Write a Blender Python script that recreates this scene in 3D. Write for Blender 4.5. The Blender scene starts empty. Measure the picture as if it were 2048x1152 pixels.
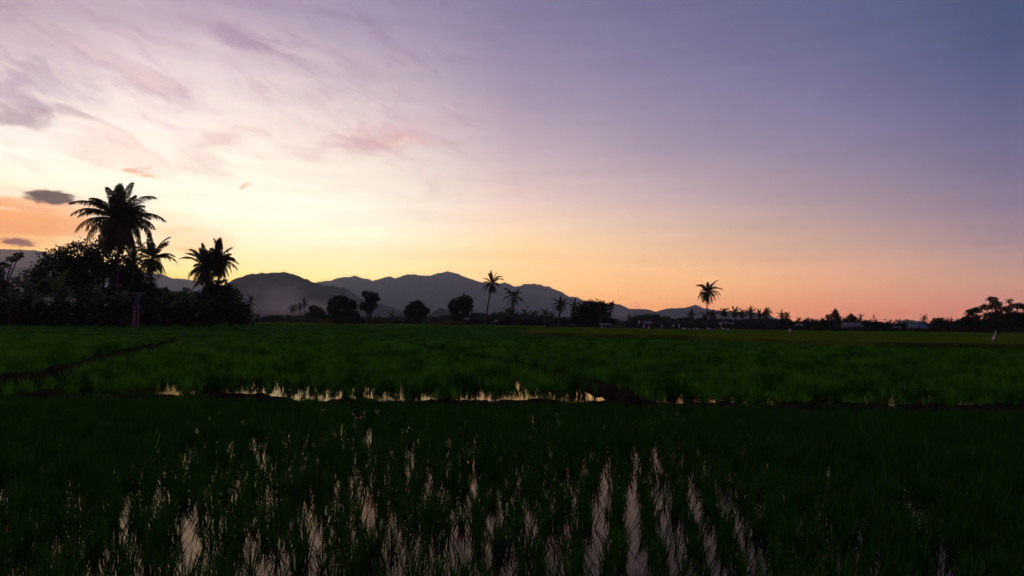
import bpy, math, random
import numpy as np
from mathutils import Matrix, Vector

C = bpy.context.scene.collection
SC = bpy.context.scene
R = math.radians
RNG = np.random.default_rng(11)
random.seed(7)

# ------------------------------------------------------------------ camera
F = 2048 * 24 / 36.0
CAM_H = 1.6
PITCH, ROLL = R(2.72), R(0.67)
cam_d = bpy.data.cameras.new('camera')
cam_d.lens = 24
cam_d.sensor_width = 36
cam_d.clip_start = 0.05
cam_d.clip_end = 30000
cam = bpy.data.objects.new('camera', cam_d)
C.objects.link(cam)
CM = Matrix.Rotation(R(90) + PITCH, 4, 'X') @ Matrix.Rotation(ROLL, 4, 'Z')
cam.matrix_world = Matrix.Translation((0, 0, CAM_H)) @ CM
SC.camera = cam
CR = np.array(CM.to_3x3())


def ray(px, py):
    return CR @ np.array([(px - 1024) / F, (576 - py) / F, -1.0])


def at(px, py, d):
    """point seen at photo pixel (px, py) at depth d (metres along +Y)"""
    v = ray(px, py)
    v = v / v[1] * d
    return np.array([v[0], v[1], v[2] + CAM_H])


def hz(px):
    """photo row of the horizon in column px"""
    return 576 + F * math.tan(PITCH) + (px - 1024) * math.tan(ROLL)


def gx(px, d):
    """(x, y) of the ground below pixel column px at depth d"""
    p = at(px, hz(px), d)
    return float(p[0]), float(p[1])


def gp(px, py, z=0.0):
    """point of the horizontal plane z seen at a pixel"""
    v = ray(px, py)
    t = (z - CAM_H) / v[2]
    return v[0] * t, v[1] * t


def azel(px, py):
    v = ray(px, py)
    return math.degrees(math.atan2(v[0], v[1])), math.degrees(math.atan2(v[2], math.hypot(v[0], v[1])))


CRI = CR.T


def pix(az, el):
    a, e = R(az), R(el)
    v = CRI @ np.array([math.sin(a) * math.cos(e), math.cos(a) * math.cos(e), math.sin(e)])
    if v[2] > -0.05:
        return None
    return 1024 + F * v[0] / -v[2], 576 - F * v[1] / -v[2]


def lin(c):
    return tuple(((v / 255) / 12.92 if v / 255 <= 0.04045 else ((v / 255 + 0.055) / 1.055) ** 2.4) for v in c)


# ------------------------------------------------------------------ sky
GX = [0, 340, 680, 1024, 1365, 1700, 2048]
GY = [0, 100, 200, 300, 400, 450, 500, 560, 620]
GRID = [
    [(182, 162, 178), (178, 158, 180), (152, 138, 170), (124, 117, 151), (107, 108, 146), (91, 102, 142), (62, 86, 119)],
    [(206, 187, 191), (222, 202, 207), (184, 167, 184), (143, 131, 163), (119, 116, 151), (102, 106, 145), (72, 91, 128)],
    [(234, 215, 214), (248, 230, 224), (218, 197, 200), (164, 148, 172), (138, 129, 160), (117, 117, 152), (90, 100, 138)],
    [(255, 254, 238), (255, 246, 228), (248, 229, 216), (193, 172, 182), (159, 145, 166), (137, 128, 154), (109, 112, 141)],
    [(255, 240, 210), (255, 252, 230), (255, 249, 228), (230, 202, 192), (193, 170, 172), (161, 145, 156), (132, 124, 146)],
    [(248, 192, 135), (255, 246, 222), (255, 250, 231), (246, 212, 184), (212, 181, 166), (178, 155, 151), (144, 132, 144)],
    [(252, 190, 115), (255, 236, 188), (255, 243, 204), (252, 213, 162), (227, 185, 153), (196, 161, 146), (154, 137, 141)],
    [(252, 185, 95), (255, 218, 125), (255, 231, 156), (253, 206, 146), (240, 183, 132), (216, 163, 132), (182, 146, 131)],
    [(250, 170, 90), (254, 196, 95), (255, 205, 110), (250, 180, 112), (238, 160, 115), (213, 138, 114), (187, 129, 115)],
]
GRID = np.array(GRID, float)
_g = GRID.mean(-1, keepdims=True)
_k = np.array([1.0, 1.0, 1.0, 0.9, 0.6, 0.4, 0.25, 0.2, 0.1])[:, None, None]
GRID = np.clip(GRID + (_g - GRID) * 0.13 * _k + 3 * _k, 0, 255)
GRID = np.array([[lin(c) for c in row] for row in GRID])


HZ_DENS = 0.00019
HZ_TOP = 650.0
HZ_LIGHT = np.array((0.10, 0.10, 0.11))


def skycol(az, el):
    zen = np.array(lin((52, 70, 92)))
    back = np.array(lin((58, 66, 86)))
    backlow = np.array(lin((92, 86, 98)))
    caz = max(-36.5, min(36.5, az))
    cel = max(0.3, min(26, el))
    p = pix(caz, cel) or (1024, 0)
    x = min(max(p[0], 0), 2048)
    y = min(max(p[1], 0), 619.9)
    i = min(int(np.searchsorted(GX, x, side='right')) - 1, len(GX) - 2)
    j = min(int(np.searchsorted(GY, y, side='right')) - 1, len(GY) - 2)
    u = (x - GX[i]) / (GX[i + 1] - GX[i])
    v = (y - GY[j]) / (GY[j + 1] - GY[j])
    c = (GRID[j, i] * (1 - u) * (1 - v) + GRID[j, i + 1] * u * (1 - v) + GRID[j + 1, i] * (1 - u) * v + GRID[j + 1, i + 1] * u * v)
    # turn to dusk blue overhead and behind
    k = min(max((abs(az) - 38) / 70, 0), 1)
    bl = back + (backlow - back) * max(0, 1 - el / 25)
    c = c * (1 - k) + bl * k
    k = min(max((el - 26) / 45, 0), 1) ** 0.8
    c = c * (1 - k) + zen * k
    return beyond(c, az, el)


def beyond(c, az, el):
    # the sky proper lies beyond the haze: what the eye sees is sky * T + air light * (1 - T)
    c = np.array(c)
    e = R(max(el, 0.05))
    path = min(HZ_TOP / math.sin(e), 6950 / (math.cos(e) * max(math.cos(R(az)), 0.25)))
    T = math.exp(-HZ_DENS * path)
    L = HZ_LIGHT * (0.95 + 0.60 * min(max(el / 9, 0), 1))
    return np.maximum((c - L * (1 - T)) / T, c * 0.6)


world = bpy.data.worlds.new('World')
SC.world = world
world.use_nodes = True
nt = world.node_tree
nt.nodes.clear()
N = nt.nodes


def nd(tree, kind, **kw):
    n = tree.nodes.new(kind)
    for k, v in kw.items():
        setattr(n, k, v)
    return n


def lk(a, b, tree=None):
    (tree or nt).links.new(a, b)


def math_n(op, a, b=None, c=None, tree=None, clamp=False):
    tree = tree or nt
    n = tree.nodes.new('ShaderNodeMath')
    n.operation = op
    n.use_clamp = clamp
    for i, v in enumerate((a, b, c)):
        if v is None:
            continue
        if isinstance(v, (int, float)):
            n.inputs[i].default_value = v
        else:
            tree.links.new(v, n.inputs[i])
    return n.outputs[0]


def smooth(val, a, b, lo=0.0, hi=1.0, tree=None, kind='SMOOTHSTEP'):
    tree = tree or nt
    n = tree.nodes.new('ShaderNodeMapRange')
    n.interpolation_type = kind
    n.clamp = True
    tree.links.new(val, n.inputs[0])
    n.inputs[1].default_value = a
    n.inputs[2].default_value = b
    n.inputs[3].default_value = lo
    n.inputs[4].default_value = hi
    return n.outputs[0]


def mixc(fac, a, b, tree=None, mode='MIX'):
    tree = tree or nt
    n = tree.nodes.new('ShaderNodeMixRGB')
    n.blend_type = mode
    for i, v in enumerate((fac, a, b)):
        if isinstance(v, (int, float)):
            n.inputs[i].default_value = v
        elif isinstance(v, tuple):
            n.inputs[i].default_value = (*v[:3], 1)
        else:
            tree.links.new(v, n.inputs[i])
    return n.outputs[0]


tc = nd(nt, 'ShaderNodeTexCoord')
sep = nd(nt, 'ShaderNodeSeparateXYZ')
lk(tc.outputs['Generated'], sep.inputs[0])
DX, DY, DZ = sep.outputs
az_n = math_n('MULTIPLY', math_n('ARCTAN2', DX, DY), 180 / math.pi)
el_n = math_n('MULTIPLY', math_n('ARCSINE', DZ), 180 / math.pi)
ELS = [-2, 0, 1, 2, 3.2, 4.5, 6, 8, 10, 12, 14, 16, 18.5, 21, 23.5, 26, 32, 42, 60, 90]
tfac = math_n('DIVIDE', math_n('ADD', el_n, 2.0), 92.0, clamp=True)
AZS = [-180, -110, -75, -50, -36, -30, -24, -18, -12, -6, 0, 6, 12, 18, 24, 30, 36, 50, 75, 110, 180]
col = None
for i, a in enumerate(AZS):
    rp = nd(nt, 'ShaderNodeValToRGB')
    rp.color_ramp.interpolation = 'LINEAR'
    lk(tfac, rp.inputs[0])
    els = rp.color_ramp.elements
    while len(els) > 1:
        els.remove(els[-1])
    for j, e in enumerate(ELS):
        p = (e + 2) / 92
        el_ = els[0] if j == 0 else els.new(p)
        el_.position = p
        c = skycol(a, e)
        el_.color = (*(c * 0.5), 1)
    if col is None:
        col = rp.outputs[0]
    else:
        w = smooth(az_n, AZS[i - 1], a, kind='LINEAR')
        col = mixc(w, col, rp.outputs[0])

# soft warped coordinates (azimuth, elevation, in degrees) for the cirrus
cv = nd(nt, 'ShaderNodeCombineXYZ')
lk(az_n, cv.inputs[0])
lk(el_n, cv.inputs[1])
map1 = nd(nt, 'ShaderNodeMapping')
map1.vector_type = 'TEXTURE'
map1.inputs['Rotation'].default_value = (0, 0, R(-20))
map1.inputs['Scale'].default_value = (9, 3.2, 1)
lk(cv.outputs[0], map1.inputs[0])
wn = nd(nt, 'ShaderNodeTexNoise')
wn.inputs['Scale'].default_value = 1.0
wn.inputs['Detail'].default_value = 5
wn.inputs['Roughness'].default_value = 0.6
lk(map1.outputs[0], wn.inputs['Vector'])
off = nd(nt, 'ShaderNodeVectorMath', operation='SUBTRACT')
lk(wn.outputs['Color'], off.inputs[0])
off.inputs[1].default_value = (0.5, 0.5, 0.5)
offs = nd(nt, 'ShaderNodeVectorMath', operation='MULTIPLY')
lk(off.outputs[0], offs.inputs[0])
offs.inputs[1].default_value = (9, 5.0, 0)
wv = nd(nt, 'ShaderNodeVectorMath', operation='ADD')
lk(cv.outputs[0], wv.inputs[0])
lk(offs.outputs[0], wv.inputs[1])
WARP = wv.outputs[0]
# fine fibres
map2 = nd(nt, 'ShaderNodeMapping')
map2.vector_type = 'TEXTURE'
map2.inputs['Rotation'].default_value = (0, 0, R(-19))
map2.inputs['Scale'].default_value = (6.5, 1.5, 1)
lk(WARP, map2.inputs[0])
fn = nd(nt, 'ShaderNodeTexNoise')
fn.inputs['Scale'].default_value = 1.0
fn.inputs['Detail'].default_value = 8
fn.inputs['Roughness'].default_value = 0.6
fn.inputs['Distortion'].default_value = 0.4
lk(map2.outputs[0], fn.inputs['Vector'])
FIB = fn.outputs['Fac']
# horizontal bands low in the sky
map3 = nd(nt, 'ShaderNodeMapping')
map3.inputs['Rotation'].default_value = (0, 0, R(-2))
map3.inputs['Scale'].default_value = (0.07, 1.0, 1)
lk(cv.outputs[0], map3.inputs[0])
bn = nd(nt, 'ShaderNodeTexNoise')
bn.inputs['Scale'].default_value = 1.0
bn.inputs['Detail'].default_value = 5
bn.inputs['Roughness'].default_value = 0.6
lk(map3.outputs[0], bn.inputs['Vector'])
BAND = bn.outputs['Fac']

# slow mottling everywhere
g1 = smooth(BAND, 0.35, 0.65, 0.965, 1.035)
col = mixc(1.0, col, g1, mode='MULTIPLY')
cirm = math_n('MULTIPLY', smooth(az_n, 4, -14), smooth(el_n, 7, 13))
cirm = math_n('MULTIPLY', cirm, smooth(FIB, 0.46, 0.68))
col = mixc(math_n('MULTIPLY', cirm, 0.75), col, mixc(1.0, col, (0.90, 0.83, 0.88), mode='MULTIPLY'))
cir2 = math_n('MULTIPLY', smooth(az_n, 4, -16), smooth(el_n, 7, 13))
cir2 = math_n('MULTIPLY', cir2, smooth(FIB, 0.47, 0.30))
col = mixc(math_n('MULTIPLY', cir2, 0.6), col, mixc(1.0, col, (1.12, 1.08, 1.04), mode='MULTIPLY'))

# finer feathering inside the veil
map5 = nd(nt, 'ShaderNodeMapping')
map5.vector_type = 'TEXTURE'
map5.inputs['Rotation'].default_value = (0, 0, R(-21))
map5.inputs['Scale'].default_value = (2.6, 0.62, 1)
lk(WARP, map5.inputs[0])
f2 = nd(nt, 'ShaderNodeTexNoise')
f2.inputs['Scale'].default_value = 1.0
f2.inputs['Detail'].default_value = 6
f2.inputs['Roughness'].default_value = 0.66
lk(map5.outputs[0], f2.inputs['Vector'])
veil = math_n('MULTIPLY', smooth(az_n, 6, -10), smooth(el_n, 7.5, 12))
veil = math_n('MULTIPLY', veil, smooth(FIB, 0.40, 0.58))
col = mixc(math_n('MULTIPLY', math_n('MULTIPLY', veil, smooth(f2.outputs['Fac'], 0.5, 0.70)), 0.9), col, mixc(1.0, col, (0.88, 0.81, 0.85), mode='MULTIPLY'))
col = mixc(math_n('MULTIPLY', math_n('MULTIPLY', veil, smooth(f2.outputs['Fac'], 0.5, 0.30)), 0.9), col, mixc(1.0, col, (1.14, 1.09, 1.04), mode='MULTIPLY'))


def cloud(x0, y0, x1, y1, half, colr, amt, soft=0.0, src=None, fib=True, thr=(0.30, 0.62), band=None):
    """a streak from one direction to another, a few degrees across"""
    global col
    a0, e0 = azel(x0, y0)
    a1, e1 = azel(x1, y1)
    L = math.hypot(a1 - a0, e1 - e0) / 2
    ang = math.atan2(e1 - e0, a1 - a0)
    m = nd(nt, 'ShaderNodeMapping', vector_type='TEXTURE')
    m.inputs['Location'].default_value = ((a0 + a1) / 2, (e0 + e1) / 2, 0)
    m.inputs['Rotation'].default_value = (0, 0, ang)
    m.inputs['Scale'].default_value = (L, half, 1)
    lk(src or WARP, m.inputs[0])
    ln = nd(nt, 'ShaderNodeVectorMath', operation='LENGTH')
    lk(m.outputs[0], ln.inputs[0])
    f = smooth(ln.outputs['Value'], 1.0, soft, 0, amt)
    if fib:
        f = math_n('MULTIPLY', f, smooth(FIB, thr[0], thr[1]))
    if band:
        f = math_n('MULTIPLY', f, smooth(BAND, band[0], band[1]))
    col = mixc(f, col, tuple(float(v) * 0.5 for v in beyond(lin(colr), (a0 + a1) / 2, (e0 + e1) / 2)))


PHYS = None
# faint streaks, upper left
cloud(-160, 110, 260, 200, 3.0, (170, 152, 174), 0.75)
cloud(-120, 185, 270, 252, 1.0, (156, 134, 148), 0.85)
cloud(60, 60, 460, 220, 1.8, (190, 156, 172), 0.9)
cloud(130, 80, 370, 190, 0.7, (255, 226, 210), 1.0, thr=(0.40, 0.6))
cloud(230, -20, 800, 160, 2.0, (165, 138, 165), 0.7)
cloud(-40, 240, 460, 330, 2.4, (240, 206, 200), 0.7)
cloud(300, 335, 640, 215, 1.6, (230, 194, 190), 0.65)
cloud(540, 300, 960, 235, 2.0, (208, 168, 176), 0.8)
cloud(600, 225, 930, 295, 0.9, (222, 178, 172), 0.8)
cloud(740, 262, 880, 288, 0.35, (236, 204, 194), 0.9, thr=(0.3, 0.5))
cloud(900, 270, 1020, 300, 0.25, (216, 186, 190), 0.6, thr=(0.3, 0.5))
# warm low bank, left
cloud(-360, 400, 330, 455, 2.6, (238, 166, 118), 1.0, fib=False, soft=0.2, src=cv.outputs[0], band=(0.30, 0.56))
cloud(-300, 380, 210, 402, 0.7, (240, 176, 132), 0.9, soft=0.1, band=(0.2, 0.5), fib=False)
cloud(-200, 470, 210, 462, 0.8, (236, 155, 98), 0.8, fib=False, soft=0.1, band=(0.3, 0.6))
cloud(230, 440, 520, 470, 1.5, (253, 205, 155), 0.9, soft=0.1, band=(0.25, 0.6))
cloud(290, 494, 450, 480, 0.5, (242, 172, 112), 0.8, fib=False, band=(0.25, 0.5))
# small finely torn clouds
map4 = nd(nt, 'ShaderNodeMapping')
map4.inputs['Scale'].default_value = (0.9, 2.2, 1)
lk(cv.outputs[0], map4.inputs[0])
tn = nd(nt, 'ShaderNodeTexNoise')
tn.inputs['Scale'].default_value = 1.0
tn.inputs['Detail'].default_value = 6
tn.inputs['Roughness'].default_value = 0.65
lk(map4.outputs[0], tn.inputs['Vector'])
o2 = nd(nt, 'ShaderNodeVectorMath', operation='SUBTRACT')
lk(tn.outputs['Color'], o2.inputs[0])
o2.inputs[1].default_value = (0.5, 0.5, 0.5)
o3 = nd(nt, 'ShaderNodeVectorMath', operation='MULTIPLY')
lk(o2.outputs[0], o3.inputs[0])
o3.inputs[1].default_value = (2.0, 0.9, 0)
o4 = nd(nt, 'ShaderNodeVectorMath', operation='ADD')
lk(cv.outputs[0], o4.inputs[0])
lk(o3.outputs[0], o4.inputs[1])
FINE = o4.outputs[0]
cloud(36, 391, 164, 397, 0.62, (92, 74, 84), 1.0, soft=0.55, src=FINE, fib=False)
cloud(-14, 484, 80, 487, 0.36, (128, 92, 100), 1.0, soft=0.5, src=FINE, fib=False)
cloud(228, 340, 300, 344, 0.35, (238, 184, 154), 0.9, soft=0.1, src=FINE, fib=False)
cloud(262, 350, 322, 358, 0.25, (240, 190, 160), 0.9, soft=0.1, src=FINE, fib=False)
cloud(285, 335, 308, 334, 0.12, (236, 180, 150), 0.8, soft=0.1, src=FINE, fib=False)
cloud(470, 382, 510, 366, 0.28, (235, 195, 170), 0.9, soft=0.2, src=FINE, fib=False)
cloud(1271, 622, 1273, 598, 0.32, (226, 146, 124), 0.7, soft=0.3, src=FINE, fib=False)
cloud(1925, 632, 1914, 612, 0.26, (226, 132, 116), 0.75, soft=0.2, src=FINE, fib=False)

SUN_AZ, SUN_EL = -22.0, 1.5
sky = nd(nt, 'ShaderNodeTexSky', sky_type='NISHITA')
sky.sun_disc = False
sky.sun_elevation = R(SUN_EL)
sky.sun_rotation = R(SUN_AZ)
sky.air_density = 1.0
sky.dust_density = 1.0
bg1 = nd(nt, 'ShaderNodeBackground')
bg1.inputs['Strength'].default_value = 0.004
lk(sky.outputs[0], bg1.inputs[0])
bg2 = nd(nt, 'ShaderNodeBackground')
bg2.inputs['Strength'].default_value = 2.0
lk(col, bg2.inputs[0])
ash = nd(nt, 'ShaderNodeAddShader')
lk(bg1.outputs[0], ash.inputs[0])
lk(bg2.outputs[0], ash.inputs[1])
wo = nd(nt, 'ShaderNodeOutputWorld')
lk(ash.outputs[0], wo.inputs[0])

# the sun has just gone behind the hills on the left
sl = bpy.data.lights.new('sun', 'SUN')
sl.energy = 0.4
sl.angle = R(0.5)
sl.color = (1.0, 0.62, 0.35)
so = bpy.data.objects.new('sun', sl)
C.objects.link(so)
sd = Vector((math.sin(R(SUN_AZ)) * math.cos(R(SUN_EL)), math.cos(R(SUN_AZ)) * math.cos(R(SUN_EL)), math.sin(R(SUN_EL))))
so.rotation_euler = sd.to_track_quat('Z', 'Y').to_euler()
so.location = (-60, 140, 60)

SC.view_settings.view_transform = 'Standard'
SC.view_settings.look = 'None'
SC.view_settings.exposure = 0
SC.view_settings.gamma = 1
SC.cycles.use_denoising = True
SC.cycles.max_bounces = 6
SC.cycles.diffuse_bounces = 2
SC.cycles.glossy_bounces = 3
SC.cycles.transmission_bounces = 3
SC.cycles.transparent_max_bounces = 6
SC.cycles.volume_bounces = 0


# ------------------------------------------------------------------ materials
def new_mat(name):
    m = bpy.data.materials.new(name)
    m.use_nodes = True
    t = m.node_tree
    t.nodes.clear()
    return m, t, t.nodes.new('ShaderNodeOutputMaterial')


def leaf_mat(name, c0, c1, scale=2.0, trans=0.4, gloss=0.0, wn=0.5, lo=0.35, hi=0.65):
    m, t, o = new_mat(name)
    ge = nd(t, 'ShaderNodeNewGeometry')
    no = nd(t, 'ShaderNodeTexNoise')
    no.inputs['Scale'].default_value = scale
    no.inputs['Detail'].default_value = 5
    no.inputs['Roughness'].default_value = 0.65
    lk(ge.outputs['Position'], no.inputs['Vector'], t)
    f = smooth(no.outputs['Fac'], lo, hi, tree=t)
    rnd = math_n('MULTIPLY', ge.outputs['Random Per Island'], 1 - wn, tree=t)
    f = math_n('ADD', math_n('MULTIPLY', f, wn, tree=t), rnd, tree=t)
    c = mixc(f, c0, c1, t)
    d = nd(t, 'ShaderNodeBsdfDiffuse')
    lk(c, d.inputs[0], t)
    tr = nd(t, 'ShaderNodeBsdfTranslucent')
    lk(mixc(1.0, c, (1.15, 1.1, 0.6), t, 'MULTIPLY'), tr.inputs[0], t)
    mx = nd(t, 'ShaderNodeMixShader')
    mx.inputs[0].default_value = trans
    lk(d.outputs[0], mx.inputs[1], t)
    lk(tr.outputs[0], mx.inputs[2], t)
    out = mx.outputs[0]
    if gloss > 0:
        g = nd(t, 'ShaderNodeBsdfGlossy')
        g.inputs['Roughness'].default_value = 0.35
        m2 = nd(t, 'ShaderNodeMixShader')
        m2.inputs[0].default_value = gloss
        lk(out, m2.inputs[1], t)
        lk(g.outputs[0], m2.inputs[2], t)
        out = m2.outputs[0]
    lk(out, o.inputs[0], t)
    return m


def solid_mat(name, c0, c1, scale=3.0, rough=0.9, bump=0.0, metallic=0.0, detail=5):
    m, t, o = new_mat(name)
    tcn = nd(t, 'ShaderNodeNewGeometry')
    no = nd(t, 'ShaderNodeTexNoise')
    no.inputs['Scale'].default_value = scale
    no.inputs['Detail'].default_value = detail
    lk(tcn.outputs['Position'], no.inputs['Vector'], t)
    c = mixc(smooth(no.outputs['Fac'], 0.3, 0.7, tree=t), c0, c1, t)
    b = nd(t, 'ShaderNodeBsdfPrincipled')
    lk(c, b.inputs['Base Color'], t)
    b.inputs['Roughness'].default_value = rough
    b.inputs['Specular IOR Level'].default_value = 0.0 if rough > 0.8 else 0.4
    b.inputs['Metallic'].default_value = metallic
    if bump:
        bp = nd(t, 'ShaderNodeBump')
        bp.inputs['Strength'].default_value = bump
        lk(no.outputs['Fac'], bp.inputs['Height'], t)
        lk(bp.outputs[0], b.inputs['Normal'], t)
    lk(b.outputs[0], o.inputs[0], t)
    return m


M = {}
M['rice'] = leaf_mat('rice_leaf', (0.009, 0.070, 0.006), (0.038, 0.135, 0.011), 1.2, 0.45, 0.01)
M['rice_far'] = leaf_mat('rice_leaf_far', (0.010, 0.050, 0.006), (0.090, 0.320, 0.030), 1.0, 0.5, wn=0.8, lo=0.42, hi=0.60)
M['rice_ripe'] = leaf_mat('ripening_rice_leaf', (0.060, 0.150, 0.012), (0.13, 0.24, 0.018), 0.3, 0.45)
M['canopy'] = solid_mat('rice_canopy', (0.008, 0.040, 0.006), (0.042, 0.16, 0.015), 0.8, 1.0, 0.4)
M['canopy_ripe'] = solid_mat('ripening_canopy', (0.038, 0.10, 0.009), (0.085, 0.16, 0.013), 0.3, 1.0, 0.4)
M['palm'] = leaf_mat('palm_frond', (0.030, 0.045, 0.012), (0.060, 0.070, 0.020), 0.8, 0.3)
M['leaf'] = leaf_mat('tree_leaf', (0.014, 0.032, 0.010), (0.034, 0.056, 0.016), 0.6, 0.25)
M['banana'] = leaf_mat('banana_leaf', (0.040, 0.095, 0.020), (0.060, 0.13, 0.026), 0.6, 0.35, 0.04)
M['weed'] = leaf_mat('weed_leaf', (0.07, 0.085, 0.018), (0.13, 0.12, 0.03), 1.0, 0.3)
M['bark'] = solid_mat('bark', (0.05, 0.042, 0.034), (0.10, 0.085, 0.07), 6, 0.95, 0.3)
M['mud'] = solid_mat('wet_mud', (0.018, 0.016, 0.009), (0.040, 0.034, 0.018), 5, 0.9, 0.8)
M['soil'] = solid_mat('soil', (0.02, 0.028, 0.010), (0.035, 0.045, 0.014), 0.05, 1.0, 0.2)
M['hill'] = solid_mat('forested_slope', (0.020, 0.034, 0.018), (0.045, 0.060, 0.030), 0.012, 1.0, 1.0)
M['white'] = solid_mat('white_plastic', (0.66, 0.67, 0.66), (0.80, 0.80, 0.77), 4, 0.6)
M['plaster'] = solid_mat('pale_plaster', (0.24, 0.235, 0.21), (0.40, 0.385, 0.34), 1.5, 0.9)
M['roof'] = solid_mat('weathered_metal_roof', (0.12, 0.125, 0.13), (0.20, 0.205, 0.21), 1.2, 0.6)
M['blueroof'] = solid_mat('blue_metal_roof', (0.08, 0.14, 0.22), (0.13, 0.20, 0.30), 1.2, 0.5)
M['blue'] = solid_mat('blue_paint', (0.03, 0.08, 0.30), (0.05, 0.12, 0.38), 1.2, 0.7)
M['wood'] = solid_mat('grey_wood', (0.13, 0.12, 0.09), (0.22, 0.20, 0.16), 6, 0.9)
M['dark'] = solid_mat('dark_opening', (0.01, 0.01, 0.01), (0.02, 0.02, 0.02), 4, 0.6)
M['tarp'] = solid_mat('blue_tarpaulin', (0.035, 0.05, 0.08), (0.08, 0.105, 0.14), 5, 0.5)
M['metal'] = solid_mat('galvanised_metal', (0.22, 0.22, 0.23), (0.32, 0.32, 0.33), 6, 0.5)
M['grey'] = solid_mat('grey_print', (0.30, 0.31, 0.32), (0.36, 0.37, 0.38), 6, 0.7)
M['feather'] = solid_mat('white_feather', (0.70, 0.68, 0.66), (0.80, 0.79, 0.77), 20, 0.8, 0.2)
M['beak'] = solid_mat('yellow_beak', (0.50, 0.30, 0.05), (0.60, 0.38, 0.08), 20, 0.5)
M['leg'] = solid_mat('black_leg', (0.012, 0.012, 0.012), (0.02, 0.02, 0.02), 20, 0.6)

# water: shallow muddy paddy water, still
m, t, o = new_mat('paddy_water')
ge = nd(t, 'ShaderNodeNewGeometry')
no = nd(t, 'ShaderNodeTexNoise')
no.inputs['Scale'].default_value = 9
no.inputs['Detail'].default_value = 3
lk(ge.outputs['Position'], no.inputs['Vector'], t)
bp = nd(t, 'ShaderNodeBump')
bp.inputs['Strength'].default_value = 0.03
bp.inputs['Distance'].default_value = 0.01
lk(no.outputs['Fac'], bp.inputs['Height'], t)
df = nd(t, 'ShaderNodeBsdfDiffuse')
df.inputs[0].default_value = (0.022, 0.017, 0.011, 1)
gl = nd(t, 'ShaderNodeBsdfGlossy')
gl.inputs['Color'].default_value = (1.0, 0.83, 0.58, 1)      # warm gold tint painted into the sky reflection
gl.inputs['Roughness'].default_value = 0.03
lk(bp.outputs[0], gl.inputs['Normal'], t)
fr = nd(t, 'ShaderNodeFresnel')
fr.inputs['IOR'].default_value = 1.38
mxs = nd(t, 'ShaderNodeMixShader')
lk(fr.outputs[0], mxs.inputs[0], t)
lk(df.outputs[0], mxs.inputs[1], t)
lk(gl.outputs[0], mxs.inputs[2], t)
lk(mxs.outputs[0], o.inputs[0], t)
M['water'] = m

m, t, o = new_mat('lamp_glow')
e = nd(t, 'ShaderNodeEmission')
e.inputs[0].default_value = (1, 0.97, 0.9, 1)
e.inputs[1].default_value = 6
lk(e.outputs[0], o.inputs[0], t)
M['lamp'] = m


# ------------------------------------------------------------------ mesh helpers
class MB:
    def __init__(s):
        s.v = []
        s.f = []
        s.n = 0

    def add(s, v, f):
        v = np.asarray(v, dtype=np.float32).reshape(-1, 3)
        f = np.asarray(f, dtype=np.int64)
        s.v.append(v)
        s.f.append(f + s.n)
        s.n += len(v)

    def tube(s, pts, rad, k=7, cap=True):
        pts = np.asarray(pts, float)
        rad = np.asarray(rad, float) * np.ones(len(pts))
        n = len(pts)
        tan = np.gradient(pts, axis=0)
        tan /= np.linalg.norm(tan, axis=1)[:, None] + 1e-9
        ref = np.array([0.0, 1.0, 0.0]) if abs(tan[0][1]) < 0.8 else np.array([1.0, 0, 0])
        a = np.cross(tan, ref)
        a /= np.linalg.norm(a, axis=1)[:, None] + 1e-9
        b_ = np.cross(tan, a)
        th = np.linspace(0, 2 * math.pi, k, endpoint=False)
        v = pts[:, None, :] + rad[:, None, None] * (np.cos(th)[None, :, None] * a[:, None, :] + np.sin(th)[None, :, None] * b_[:, None, :])
        i = np.arange(n - 1)[:, None] * k
        j = np.arange(k)[None, :]
        j2 = (j + 1) % k
        f = np.stack([i + j, i + j2, i + k + j2, i + k + j], -1).reshape(-1, 4)
        base = s.n
        s.add(v, f)
        if cap:
            s.f.append(np.array([[base + q for q in range(k)][::-1]]))
            s.f.append(np.array([[base + (n - 1) * k + q for q in range(k)]]))

    def box(s, c, sz, rz=0.0, taper=1.0):
        x, y, z = np.array(sz) / 2
        v = np.array([[-x, -y, -z], [x, -y, -z], [x, y, -z], [-x, y, -z], [-x * taper, -y * taper, z], [x * taper, -y * taper, z], [x * taper, y * taper, z], [-x * taper, y * taper, z]])
        cr, sr = math.cos(rz), math.sin(rz)
        v = v @ np.array([[cr, sr, 0], [-sr, cr, 0], [0, 0, 1]]) + np.array(c)
        s.add(v, [[0, 3, 2, 1], [4, 5, 6, 7], [0, 1, 5, 4], [1, 2, 6, 5], [2, 3, 7, 6], [3, 0, 4, 7]])

    def build(s, name, mat, parent=None, smooth_=False):
        me = bpy.data.meshes.new(name)
        v = np.concatenate(s.v)
        tot = np.concatenate([np.full(len(f), f.shape[1]) for f in s.f])
        loops = np.concatenate([f.reshape(-1) for f in s.f])
        me.vertices.add(len(v))
        me.vertices.foreach_set('co', v.reshape(-1).astype(np.float32))
        me.loops.add(len(loops))
        me.loops.foreach_set('vertex_index', loops.astype(np.int32))
        me.polygons.add(len(tot))
        st = np.concatenate([[0], np.cumsum(tot)[:-1]])
        me.polygons.foreach_set('loop_start', st.astype(np.int32))
        me.polygons.foreach_set('loop_total', tot.astype(np.int32))
        if smooth_:
            me.polygons.foreach_set('use_smooth', np.ones(len(tot), bool))
        me.update(calc_edges=True)
        me.materials.append(mat)
        o_ = bpy.data.objects.new(name, me)
        C.objects.link(o_)
        if parent is not None:
            o_.parent = parent
        return o_


def tag(o_, label=None, cat=None, group=None, kind=None):
    if label:
        o_['label'] = label
    if cat:
        o_['category'] = cat
    if group:
        o_['group'] = group
    if kind:
        o_['kind'] = kind
    return o_


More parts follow.
